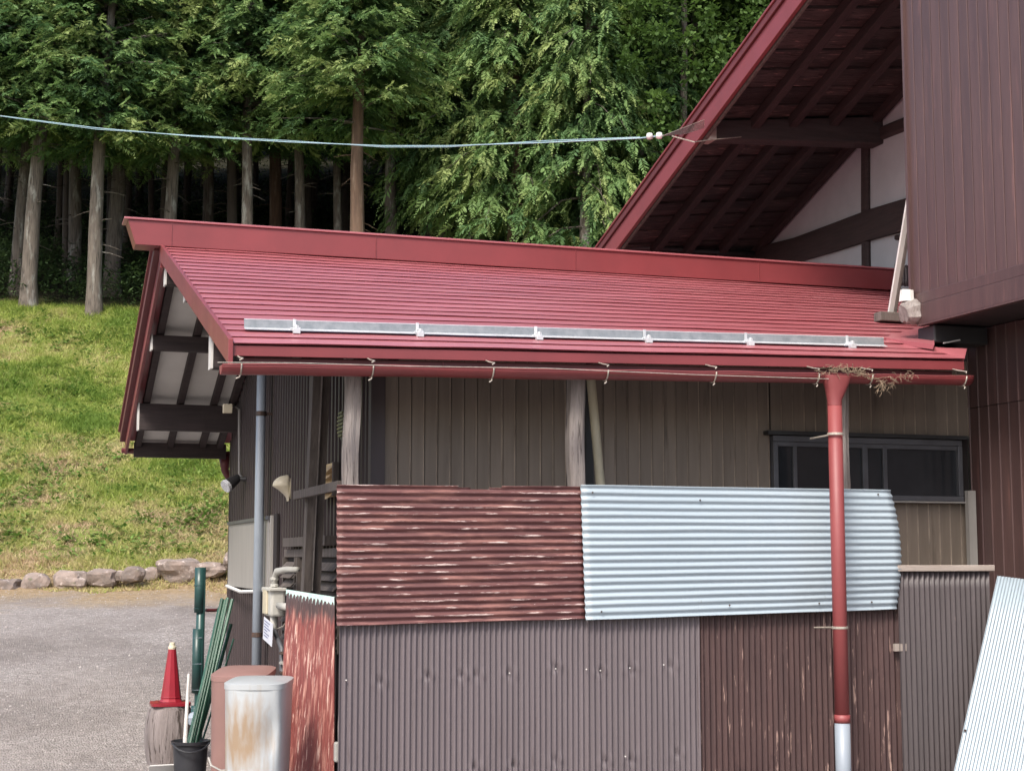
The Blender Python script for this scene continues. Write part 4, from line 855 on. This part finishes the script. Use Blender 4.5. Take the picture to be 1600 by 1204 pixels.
MB().lathe((bc[0], bc[1], 0), [(.001, .01), (.088, .01), (.092, .03), (.112, zt_ - .03), (.125, zt_ - .02), (.128, zt_), (.12, zt_), (.106, zt_ - .03), (.086, .03), (.001, .025)], 28).build('body', 'bucket', t, auto=40)
MB().tube([(bc[0] + .125 * math.cos(a), bc[1] + .125 * math.sin(a) - .02, zt_ - .01 - .05 * math.sin((a - 3.4) / 2.4 * math.pi)) for a in np.linspace(3.4, 5.8, 9)], .006, 6).build('handle', 'bucket', t)
for i, (pt_, pb_) in enumerate((((347, 935), (297, 1160)), ((352, 937), (300, 1158)), ((356, 934), (304, 1162)), ((343, 950), (295, 1157)), ((363, 936), (306, 1160)), ((361, 975), (309, 1158)), ((365, 998), (315, 1160)))):
    a = P(*pt_, 'D', 10.7 if i != 6 else 10.9); b = P(*pb_, 'D', 9.97 + .02 * i); b = b + (b - a) * .08
    t = thing('garden_stake', 'green garden stake in the bundle standing in the black bucket', 'stake', b, 'green garden stakes in the bucket')
    MB().tube([b, (a + b) / 2 + V3(.004, 0, 0), a], .0125 if i < 6 else .007, 7).build('stake', 'stake_green', t)
a, b = P(295, 1052, 'D', 10.1), P(289, 1162, 'D', 9.95)
t = thing('white_stick', 'thin white stick standing upright in the black bucket', 'stick', b); MB().tube([b + (b - a) * .3, a], [.016, .009], 8).build('stick', 'white_paint', t)
q = P(305, 1120, 'D', 10.4); t = thing('tarp_bundle', 'crumpled blue grey scrap wedged between stump and stakes', 'scrap', q)
mb = MB(); mb.lathe(q, [(.001, -.05), (.045, -.045), (.055, 0), (.035, .03), (.001, .04)], 9); mb.build('scrap', 'pipe_gray', t)
mb = MB().prism([P(296, 1128, 'D', 10.5), P(306, 1118, 'D', 10.5), P(308, 1130, 'D', 10.5)], (0, .02, 0)); t2 = mb.build('wood_chip', 'wood_pale'); tag(t2, 'small brown wood chip poking up beside the stump', 'wood')
# stump
sc = P(266, 1100, 'D', 11.8); zt_ = sc[2]
gz0 = .01
t = thing('stump', 'weathered grey tree stump carrying the red traffic cone', 'stump', (sc[0], sc[1], gz0))
mb = MB(); n = 36; K = 16
for i in range(K):
    z = gz0 - .05 + (zt_ - gz0 + .05) * i / (K - 1); rr0 = .155 + .028 * math.sin(math.pi * min(1, (zt_ - z) / .45)) - (.012 if i == K - 1 else 0)
    for j in range(n):
        a = 2 * math.pi * j / n; r = rr0 * (1 + .08 * noise.noise(Vector((math.cos(a) * 1.5, math.sin(a) * 1.5, z * 1.5))) + .05 * noise.noise(Vector((j * .8, 3, z * .8))))
        mb.v.append((sc[0] + r * math.cos(a), sc[1] + r * math.sin(a), z))
for i in range(K - 1):
    for j in range(n): mb.f.append((i * n + j, i * n + (j + 1) % n, (i + 1) * n + (j + 1) % n, (i + 1) * n + j))
mb.f.append(tuple((K - 1) * n + j for j in range(n))); mb.build('trunk_section', 'stump', t, auto=50)
t = thing('traffic_cone', 'faded red ribbed traffic cone with pale tip on the stump', 'cone', (sc[0], sc[1], zt_))
cb = zt_ + .003
mb = MB(); hw = .148
mb.add([], [])
n = 24; k0 = 0
def sqr(h, z, p=.35, wv=0): return [(sc[0] + h * np.sign(math.cos(a)) * abs(math.cos(a)) ** p, sc[1] + h * np.sign(math.sin(a)) * abs(math.sin(a)) ** p, z + wv * noise.noise(Vector((a * 2, 0, 0)))) for a in [2 * math.pi * j / n + .3 for j in range(n)]]
for r in (sqr(hw, cb - .006, wv=.02), sqr(hw, cb + .014, wv=.02), sqr(.1, cb + .02), sqr(.09, cb + .02, 1)): mb.v += r
for i in range(3):
    for j in range(n): mb.f.append((i * n + j, i * n + (j + 1) % n, (i + 1) * n + (j + 1) % n, (i + 1) * n + j))
mb.f.append(tuple(range(n))[::-1]); mb.build('base', 'cone_red', t, auto=40)
ztip = P(268, 1012, 'D', 11.8)[2]
MB().lathe((sc[0] + .005, sc[1], 0), [(.088, cb + .021), (.078, cb + .04), (.028, ztip - .0), (.001, ztip)], 10).build('body', 'cone_red', t)
zz = P(268, 1004, 'D', 11.8)[2]
MB().lathe((sc[0] + .005, sc[1], 0), [(.03, ztip - .01), (.032, ztip + .006), (.024, ztip + .012), (.02, zz), (.001, zz + .004)], 12).build('tip', 'cone_cap', t)
MB().lathe((sc[0] + .005, sc[1], 0), [(.078, cb + .05), (.08, cb + .055), (.077, cb + .06)], 10).build('ring', 'cone_red', t)
# green pole
pc = P(314, 886, 'D', 10.9); r0 = .033
t = thing('green_pole', 'dark green pole wrapped in sleeve sections left of the shed corner', 'pole', (pc[0], pc[1], 0))
MB().tube([(pc[0] + .005, pc[1], 0), (pc[0] + .005, pc[1], pc[2])], r0 * .93, 18).build('pole', 'pole_green', t, smooth=True)
for py0, py1, dx in ((887, 956, -.006), (982, 1080, -.012), (1100, 1150, -.012)):
    z1, z0 = P(314, py0, 'D', 10.9)[2] + .003, P(314, py1, 'D', 10.9)[2]
    MB().tube([(pc[0] + dx, pc[1] - .003, z0), (pc[0] + dx, pc[1] - .003, z1)], r0 * 1.08, 18, wob=.02).build('sleeve', 'pole_green', t, smooth=True)
for py in (914, 950, 995, 1035, 1075, 1103):
    z = P(314, py, 'D', 10.9)[2]; MB().lathe((pc[0] - .01, pc[1] - .002, z), [(r0 * 1.02, -.004), (r0 * 1.17, 0), (r0 * 1.02, .004)], 18).build('tie', 'pole_green' if py in (914, 950) else 'pipe_gray', t)
MB().tube([P(322, 953, 'D', 10.9), P(335, 953, 'D', 10.95), P(352, 950, 'D', 11.2)], .012, 8).build('arm', 'trim_dark', t)
# pale plank on the ground
q0, q1 = P(232, 1196, 'D', 9.9), P(284, 1193, 'D', 10.2)
t = thing('pale_plank', 'pale plank edge lying by the stump foot at bottom left', 'plank', q0)
MB().hexa([q0 * V3(1, 1, 0), q1 * V3(1, 1, 0), q1 * V3(1, 1, 0) + FH * .05, q0 * V3(1, 1, 0) + FH * .05], [q0, q1, q1 + FH * .05, q0 + FH * .05]).build('plank', 'soffit_white', t, bevel=.004)
q0, q1 = P(150, 1201, 'D', 9.8), P(226, 1199, 'D', 9.85)

# ------------------------------------------------------------------ twig tangle on the gutter
q = P(1320, 585, 'Y', 8.22); mb = MB()
pathp = [(1275, 583), (1290, 580), (1305, 578), (1325, 576), (1340, 580), (1352, 585), (1365, 592), (1378, 597), (1392, 592), (1410, 588), (1430, 586)]
for k in range(190):
    i = rng.integers(0, len(pathp) - 1); f = rng.random(); px = pathp[i][0] * (1 - f) + pathp[i + 1][0] * f + rng.normal(0, 4); py = pathp[i][1] * (1 - f) + pathp[i + 1][1] * f + rng.normal(0, 2.5) + (abs(rng.normal(0, 7)) if 1365 < px < 1400 and rng.random() < .5 else 0)
    a = P(px, py, 'Y', 8.2 + rng.normal(0, .012)); d = V3(rng.normal(0, .032), rng.normal(0, .01), rng.normal(0, .014)); d[2] -= .03 * (1372 < px < 1395)
    mb.tube([a, a + d * .5 + V3(0, -.004, rng.normal(0, .008)), a + d], .0014, 4, cap=False)
o = mb.build('twig_tangle', 'twig'); tag(o, 'tangle of dry vine twigs caught on gutter beside the funnel', 'twigs')
# overhead wire
pts = [(-500, 108), (-250, 150), (0, 181), (150, 200), (300, 213), (450, 222), (600, 228), (700, 228), (850, 223), (1000, 216)]
t = thing('overhead_wire', 'pale blue service wire sagging across the forest to the house eave', 'wire', P(1000, 216, 'D', 12.6))
Wp = [P(x, y, 'D', 12.6 + 9 * (1000 - x) / 1000) for x, y in pts]; MB().tube(Wp, .006, 6).build('wire', 'cable', t, smooth=True)
MB().tube([p + V3(0, 0, .02 * math.sin(i * 1.7)) for i, p in enumerate(Wp)], .004, 5).build('messenger_wire', 'cable', t, smooth=True)
for px, py in ((1015, 213), (1030, 212)):
    q = P(px, py, 'D', 12.4); MB().lathe(q, [(.001, -.026), (.022, -.023), (.029, 0), (.022, .023), (.001, .026)], 12).build('insulator', 'porcelain', t, smooth=True)
e = pu0 * V3(0, 1, 1) + V3(XR + .0, 0, 0)
for k in range(7):
    a = P(1036, 212, 'D', 12.4); b = e + V3(-.06, -.08, .05 - k * .012); mb = MB().tube([a, (a + b) / 2 + V3(0, 0, -.004 * k), b], .0035, 5); mb.build('tail_wire', 'wire_pale', t)
MB().tube([P(1000, 216, 'D', 12.6), P(1036, 212, 'D', 12.4)], .006, 5).build('link', 'cable', t)
c0 = P(1050, 213, 'D', 12.3)
MB().tube([c0, P(1085, 222, 'D', 12.2), P(1115, 218, 'X', XR - .05), P(1180, 212, 'X', XR + .6)], .005, 5).build('tail_wire', 'wire_pale', t)

# ------------------------------------------------------------------ boulders along the bank foot
def boulder(px0, px1, py0, py1, D, label, seed):
    c = P((px0 + px1) / 2, (py0 + py1) / 2, 'D', D); w_ = (px1 - px0) / FP * D / 2 * 1.08; h = (py1 - py0) / FP * D / 2 * 1.15
    import bmesh
    bm = bmesh.new(); bmesh.ops.create_icosphere(bm, subdivisions=3, radius=1)
    for v in bm.verts:
        p = v.co; k = 1 + .42 * noise.noise(p * 1.3 + Vector((seed, 0, 0))) + .12 * noise.noise(p * 3.1 + Vector((0, seed, 0))) + .05 * noise.noise(p * 8)
        q = p * k; q = Vector([math.copysign(abs(x) ** .72, x) for x in q]); v.co = Vector(tuple(RT * q.x * w_ + FH * q.y * w_ * .8 + ZZ * q.z * h))
    me = bpy.data.meshes.new('boulder'); bm.to_mesh(me); bm.free(); me.materials.append(MATS['rock'])
    me.polygons.foreach_set('use_smooth', [False] * len(me.polygons))
    o = bpy.data.objects.new('boulder', me); COL.objects.link(o); o.location = tuple(c); tag(o, label, 'rock', 'boulders along the foot of the grass bank')
for i, b in enumerate([(-75, -30, 900, 928, 'small rock just outside left end of the boulder row'), (-28, 34, 901, 922, 'low cracked brown rock leftmost of the boulder row'), (36, 76, 893, 918, 'rounded brown rock second from left in the row'), (84, 140, 889, 918, 'broad pale grey rock third from left in the row'), (139, 182, 886, 912, 'dark grey flat topped rock between two pale ones in the row'), (180, 200, 888, 903, 'smallest wedge of rock in the row beside dark grey rock'), (192, 224, 883, 906, 'slanting grey rock left of the small pink rock'), (226, 251, 883, 905, 'small pinkish rock just left of the largest boulder'), (251, 306, 870, 904, 'largest pinkish boulder in the row left of green pole'), (308, 352, 876, 896, 'half buried mossy rock right of largest boulder'), (350, 392, 860, 884, 'grey rock at the shed corner, rightmost of the row'), (392, 450, 862, 884, 'rock continuing row behind the shed wall')]):
    boulder(b[0], b[1], b[2] + 4, b[3] + 3, 23.75 if b[0] < 225 else 24.1, b[4], i * 3.7 + 1)

# ------------------------------------------------------------------ pebbles, grass, weeds (uncountable)
def scatter(name, label, cat, n, gen, mat):
    vs, fs, ts = [], [], []; k = 0
    for i in range(n):
        r = gen(i)
        if r is None: continue
        v, f, tn = r; vs.append(v); fs.append(f + k); ts.append(tn); k += len(v)
    o = raw(name, np.concatenate(vs), np.concatenate(fs), np.concatenate(ts), mat); return tag(o, label, cat, kind='stuff')
OCT = np.array([(1, 0, 0), (-1, 0, 0), (0, 1, 0), (0, -1, 0), (0, 0, 1), (0, 0, -.4)], float); OF = np.array([(0, 2, 4), (2, 1, 4), (1, 3, 4), (3, 0, 4)])
def peb(i):
    v = rng.uniform(9.5, 24); u = rng.uniform(-.36 * v - 1, -.12 * v); s = rng.uniform(.004, .012) * (1.8 if rng.random() < .03 else 1); p = UV2(u, v, gz(u, v))
    return p + OCT * s * rng.uniform(.6, 1.3, 3), OF, np.full(6, rng.random())
M('pebble', (.42, .39, .37), (.24, .21, .2), 3, .9, vary=0); scatter('pebbles', 'pale loose pebbles scattered over the gravel yard', 'gravel', 5000, peb, 'pebble')
def blades(p, nb, h, wd, lean, tone):
    a = rng.uniform(0, 6.28, nb); c = p + np.c_[rng.normal(0, h * .4, nb), rng.normal(0, h * .4, nb), np.zeros(nb)]
    dx = np.c_[np.cos(a), np.sin(a), np.zeros(nb)] * wd; hh = h * rng.uniform(.5, 1.2, nb)
    tip = c + np.c_[rng.normal(0, lean, nb), rng.normal(0, lean, nb), np.zeros(nb)] * h + np.c_[np.zeros(nb), np.zeros(nb), hh]
    v = np.stack([c - dx, c + dx, tip], 1).reshape(-1, 3); return v, np.arange(nb * 3).reshape(-1, 3), np.full(nb * 3, tone) + rng.normal(0, .07, nb * 3)
def dry(u, v): return fbm(u, v, .5, 5) + .5 * fbm(u, v, 1.7, 2)
def grs(i):
    v = rng.uniform(24.5, 40.6); u = rng.uniform(-.36 * v - 1.5, -.09 * v)
    dr = dry(u, v)
    if dr > .35 and rng.random() < .6: return None
    p = UV2(u, v, gz(u, v)); t = .5 + .6 * dr + rng.normal(0, .1); h = rng.uniform(.05, .11) * (1.5 if dr < -.2 else 1)
    return blades(p, 6, h, .009, .6, t)
scatter('grass', 'short sunlit grass with straw patches covering the bank', 'grass', 62000, grs, 'grass')
def grs2(i):
    v = rng.uniform(22.6, 24.9); u = rng.uniform(-.36 * v - 1.5, -.09 * v)
    if v < 23.5 + .8 * fbm(u, 0, .9, 4): return None
    p = UV2(u, v, gz(u, v)); return blades(p, 6, rng.uniform(.04, .12) * (.6 if v < 23.9 else 1), .008, .7, .62 + rng.normal(0, .14))
scatter('bank_edge_grass', 'dry and green grass tufts between the boulders and the gravel', 'grass', 5000, grs2, 'grass')
def leafpl(p, n, R_, L, W_, tone, up=.5):
    a = rng.uniform(0, 6.28, n); r = R_ * np.sqrt(rng.random(n)); c = p + np.c_[r * np.cos(a), r * np.sin(a), rng.random(n) * R_ * up]
    d = np.c_[np.cos(a), np.sin(a), rng.normal(.1, .4, n)]; d /= np.linalg.norm(d, axis=1)[:, None]; s = np.cross(d, (0, 0, 1.)); s /= np.linalg.norm(s, axis=1)[:, None]
    ll = (L * rng.uniform(.6, 1.3, n))[:, None]; v = np.stack([c, c + d * ll * .5 + s * ll * W_, c + d * ll, c + d * ll * .5 - s * ll * W_], 1).reshape(-1, 3)
    return v, np.arange(n * 4).reshape(-1, 4), np.full(n * 4, tone) + np.repeat(rng.normal(0, .12, n), 4)
clus = [(rng.uniform(25, 40.3), rng.uniform(-.36, -.12)) for _ in range(110)]
def wd_(i):
    v0, k = clus[rng.integers(len(clus))]; v = v0 + rng.normal(0, .35); u = k * v0 + rng.normal(0, .45)
    if v < 24.6: return None
    return leafpl(UV2(u, v, gz(u, v)), 9, .11, .09, .35, .75 + rng.normal(0, .17), .9)
scatter('weeds', 'low broad leaved weeds growing in patches on the bank', 'weeds', 2600, wd_, 'weeds')
def fern(i):
    v = 40.4 + abs(rng.normal(0, 11)); u = rng.uniform(-.4 * v, .22 * v); s = rng.uniform(.5, 1.3)
    return leafpl(UV2(u, v, gz(u, v)), 34, .55 * s, .15 * s, .2, .5 + rng.normal(0, .25), 1.7)
scatter('undergrowth', 'dark ferny undergrowth on the shaded forest floor', 'undergrowth', 4600, fern, 'fern')

# ------------------------------------------------------------------ trees
def crown_mesh(seed, H, R0, nb, nspray, droop, kind='needles'):
    r = np.random.default_rng(seed); V, T = [], []; bows = []
    for b in range(nb):
        t = r.random() ** .85; z = H * t; L = R0 * (1 - t * .62) * r.uniform(.55, 1.15) * (.75 + .25 * math.sin(min(1, t * 5) * math.pi / 2)); a = r.uniform(0, 6.28)
        out = np.array([math.cos(a), math.sin(a), 0]); sd = np.array([-math.sin(a), math.cos(a), 0]); rise = r.uniform(.0, .3); dr = droop * r.uniform(.6, 1.4)
        def bp(s): return np.array([0, 0, z]) + out * L * s + ZZ * (rise * L * s - dr * L * s * s * .9) + sd * .12 * math.sin(s * 4 + b)
        if b % 3 == 0: bows.append([bp(s) for s in (0, .3, .6, .9)])
        btone = r.normal(0, .15)
        for k in range(nspray):
            s = .16 + .88 * (k + r.random() * .6) / nspray; p = bp(s) + r.normal(0, .12, 3)
            side = (-1) ** k; fwd = out * .75 + sd * side * r.uniform(.2, .95); fwd[2] -= r.uniform(.0, .35) * (1 + 1.6 * droop); fwd /= np.linalg.norm(fwd)
            ln = r.uniform(.35, .66) * (1 - .2 * t); lat = np.cross(fwd, ZZ); lat /= np.linalg.norm(lat); up = np.cross(lat, fwd)
            lat = lat * math.cos(.5 * side) + up * math.sin(r.normal(0, .5)); lat /= np.linalg.norm(lat)
            nl = 22; u = (np.arange(nl) + .5) / nl; sg_ = np.where(np.arange(nl) % 2 == 0, 1, -1)
            c = p + fwd * (u * ln)[:, None] - ZZ * (u ** 2 * ln * (.25 + .55 * droop))[:, None]
            wl = ln * .33 * np.sin(np.clip(u * 1.15 + .12, 0, 1) * math.pi) ** .8 + .05
            d = fwd * .8 + lat * sg_[:, None] * .9 - ZZ * (.08 + .5 * droop) + r.normal(0, .22, (nl, 3)); d /= np.linalg.norm(d, axis=1)[:, None]
            nrm = up + r.normal(0, .35, (nl, 3)); s2 = np.cross(d, nrm); s2 /= np.linalg.norm(s2, axis=1)[:, None]
            wl = wl[:, None]; ww = .02 + .012 * r.random((nl, 1))
            V.append(np.stack([c, c + d * wl * .55 + s2 * ww, c + d * wl, c + d * wl * .5 - s2 * ww], 1).reshape(-1, 3))
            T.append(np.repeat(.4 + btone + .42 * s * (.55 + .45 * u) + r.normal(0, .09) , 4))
    V = np.concatenate(V); T = np.concatenate(T)
    me = raw('crown', V, np.arange(len(V)).reshape(-1, 4), T, kind, link=False)
    mb = MB()
    for bw in bows: mb.tube(bw, [.035, .025, .015, .006], 4, cap=False)
    bm_ = bpy.data.meshes.new('branches'); bm_.from_pydata(mb.v, [], mb.f); bm_.materials.append(MATS['bark'])
    return me, bm_
def leafy_mesh(seed, H, R0, nc, nl):
    r = np.random.default_rng(seed); V, T = [], []
    for k in range(nc):
        a = r.uniform(0, 6.28); t = r.random(); rr = R0 * math.sin(math.pi * min(.97, .12 + t * .85)) ** .7 * r.uniform(.55, 1.05); c0 = np.array([rr * math.cos(a), rr * math.sin(a), H * t]); rad_ = r.uniform(.25, .6)
        d = r.normal(0, 1, (nl, 3)); d /= np.linalg.norm(d, axis=1)[:, None]; c = c0 + d * rad_ * r.uniform(.5, 1, (nl, 1)) * (1, 1, .6)
        dd = d + r.normal(0, .5, (nl, 3)); dd[:, 2] -= .2; dd /= np.linalg.norm(dd, axis=1)[:, None]; s2 = np.cross(dd, ZZ + r.normal(0, .3, (nl, 3))); s2 /= np.linalg.norm(s2, axis=1)[:, None]
        L = r.uniform(.1, .19, (nl, 1)); V.append(np.stack([c, c + dd * L * .5 + s2 * L * .35, c + dd * L, c + dd * L * .5 - s2 * L * .35], 1).reshape(-1, 3)); T.append(np.repeat(.45 + r.normal(0, .12) + .1 * d[:, 2] + r.normal(0, .08, nl), 4))
    V = np.concatenate(V); return raw('crown', V, np.arange(len(V)).reshape(-1, 4), np.concatenate(T), 'broadleaf', link=False)
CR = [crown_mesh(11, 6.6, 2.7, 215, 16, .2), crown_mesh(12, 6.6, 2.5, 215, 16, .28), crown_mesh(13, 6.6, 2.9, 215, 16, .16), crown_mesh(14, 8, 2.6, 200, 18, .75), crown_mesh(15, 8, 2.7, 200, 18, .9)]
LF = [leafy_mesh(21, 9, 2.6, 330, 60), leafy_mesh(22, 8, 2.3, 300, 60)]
def trunk_mesh(seed, H, r0, bend, name='trunk'):
    r = np.random.default_rng(seed); ph = r.random() * 6; pts, rs_ = [], []
    for k in range(15):
        t = k / 14; z = H * t - .3 * (k == 0); pts.append((bend * (t * 1.6) ** 1.2 * H * .1 + .06 * math.sin(t * 6 + ph), .05 * math.cos(t * 5 + ph), z)); rs_.append(r0 * (1.35 if k == 0 else 1.1 if k == 1 and 0 else 1) * (1 - .72 * t) + .02)
    rs_[1] = r0 * 1.0
    mb = MB().tube(pts, rs_, 14, cap=False, wob=.14)
    for k in range(16):   # dead snags
        z = r.uniform(1.5, 5); a = r.uniform(0, 6.28); l = r.uniform(.25, .9); c = np.array([bend * .1 * (z / H * 1.6) ** 1.2 * H, 0, z])
        d = np.array([math.cos(a), math.sin(a), r.uniform(-.35, .1)]); mb.tube([c, c + d * l * .5, c + d * l + (0, 0, -.1 * l)], [.018, .012, .004], 4, cap=False)
    me = bpy.data.meshes.new(name); me.from_pydata(mb.v, [], mb.f); me.polygons.foreach_set('use_smooth', [True] * len(me.polygons)); return me
TM = {}
def tree(px, D, r0, label, crown=0, base=3.3, H=11, bend=0, bark='bark', sc=1, group=None, cat='tree', name='conifer_tree', rot=None, off=0):
    v = D; u = (px - 800) / FP * D * 1.0; z = gz(u, v); p = UV2(u, v, z - .05)
    t = thing(name, label, cat, p, group)
    me = trunk_mesh(abs(int(px * 3 + D)) + 1, H, r0, bend); me.materials.append(MATS[bark])
    o = bpy.data.objects.new('trunk', me); COL.objects.link(o); o.parent = t; o.rotation_euler = (0, 0, -TH)
    cm, bm_ = CR[crown] if crown < 10 else (LF[crown - 10], None)
    rz = rng.uniform(0, 6.28)
    for nm, m_ in (('crown', cm), ('branches', bm_)):
        if m_ is None: continue
        o = bpy.data.objects.new(nm, m_); COL.objects.link(o); o.parent = t; o.location = (bend * .6, 0, base)
        if nm == 'branches': o['kind'] = 'stuff'
        o.location = (bend * .6, 0, base); o.scale = (sc, sc, 1.0 * sc if crown >= 10 else 1.0); o.rotation_euler = (0, 0, rz)
G = 'front row conifers at the top of the bank'
front = [(-60, 40.2, .19, 0, 3.4, 0, 'conifer trunk just left of the frame edge'),
 (18, 41.5, .17, 2, 3.6, .1, 'dark slender conifer behind the pale curved trunk at far left'),
 (34, 40.2, .21, 0, 3.8, .33, 'conifer with pale trunk curving right, at far left of bank'),
 (104, 44, .19, 1, 3.2, 0, 'shaded dark conifer between two pale trunks at left'),
 (138, 40.0, .19, 2, 3.4, .14, 'conifer with straight pale trunk standing on the bank top'),
 (170, 42.5, .23, 1, 3.2, .1, 'thicker shaded conifer right behind the straight pale trunk'),
 (258, 41.5, .18, 0, 3.2, 0, 'conifer whose grey trunk rises behind left end of ridge'),
 (313, 46, .17, 2, 3.0, 0, 'dim conifer in second row above left part of red roof'),
 (376, 41.5, .16, 1, 4.0, .05, 'conifer with pale trunk foot above the third of the red ridge'),
 (421, 46, .2, 2, 3.0, 0, 'dim brownish conifer between two grey trunks above roof'),
 (461, 43, .15, 0, 3.2, 0, 'thin grey trunked conifer left of the very thin one'),
 (523, 44, .12, 1, 4.6, 0, 'thinnest conifer trunk, left of the thick brown barked one'),
 (556, 39.5, .2, 0, 4.2, 0, 'conifer with thickest brown fissured trunk above roof middle'),
 (609, 43, .18, 2, 4.4, 0, 'dark grey trunked conifer right of thickest brown trunk'),
 (690, 46, .15, 3, 3.2, 0, 'dim conifer in shade behind hanging boughs'),
 (800, 40.5, .15, 3, 2.2, .1, 'brown trunked conifer draped in long hanging boughs'),
 (838, 43, .15, 4, 2.4, 0, 'shaded conifer just right of brown draped trunk'),
 (920, 39.5, .15, 4, 1.6, 0, 'conifer with pale mottled trunk foot near the red rake'),
 (1000, 41, .17, 3, 1.2, 0, 'drooping conifer hidden low behind the red rake board'),
 (740, 42, .14, 4, 3.0, 0, 'slim conifer with weeping boughs left of brown draped trunk')]
for px, D, r0, cr, ba, be, lab in front: tree(px, D, r0, lab, cr, ba + (.9 if px < 640 else .1), bend=be, group=G, bark='bark_brown' if px in (556, 800, 421) else 'bark')
for i, (px, D) in enumerate([(1075, 40.5), (1150, 43), (1235, 42), (1330, 44)]):
    tree(px, D, .14, ['broad leaved tree with bright leaves just left of the rake', 'bright broad leaved tree against top of the rake board', 'broad leaved tree mostly hidden behind house roof', 'leafy tree hidden behind the house gable'][i], 10 + i % 2, 1.2 + i * .6, H=10, sc=1.05, name='broadleaf_tree', group='bright leafy trees beside the house')
    tree(px + 20, D + 1.5, .14, ['tall leafy crown rising above the bright left tree', 'tall leafy crown at frame top beside the rake', 'tall leafy crown hidden above the house roof', 'tall leafy crown behind the house'][i], 11 - i % 2, 8.0, H=16, sc=1.1, name='broadleaf_tree', group='bright leafy trees beside the house')
for row, (D, st, o_) in enumerate(((45.5, 100, 0), (49, 90, 40), (53, 85, 10), (58, 80, 50), (66, 75, 20), (76, 70, 0), (92, 62, 30))):
    px = -230 + o_
    while px < 1420:
        tree(px + rng.uniform(-25, 25), D + rng.uniform(-1.5, 1.5), rng.uniform(.1, .17), 'shaded conifer standing deeper in the forest behind front row', int(rng.integers(0, 3)), rng.uniform(3.8, 5.2) if row < 4 else 2.5, sc=1.1 + .05 * row, bark='bark_shaded', group='conifers deeper in the forest')
        px += st
for o in list(bpy.data.objects):
    if '_w' in o.keys(): del o['_w']
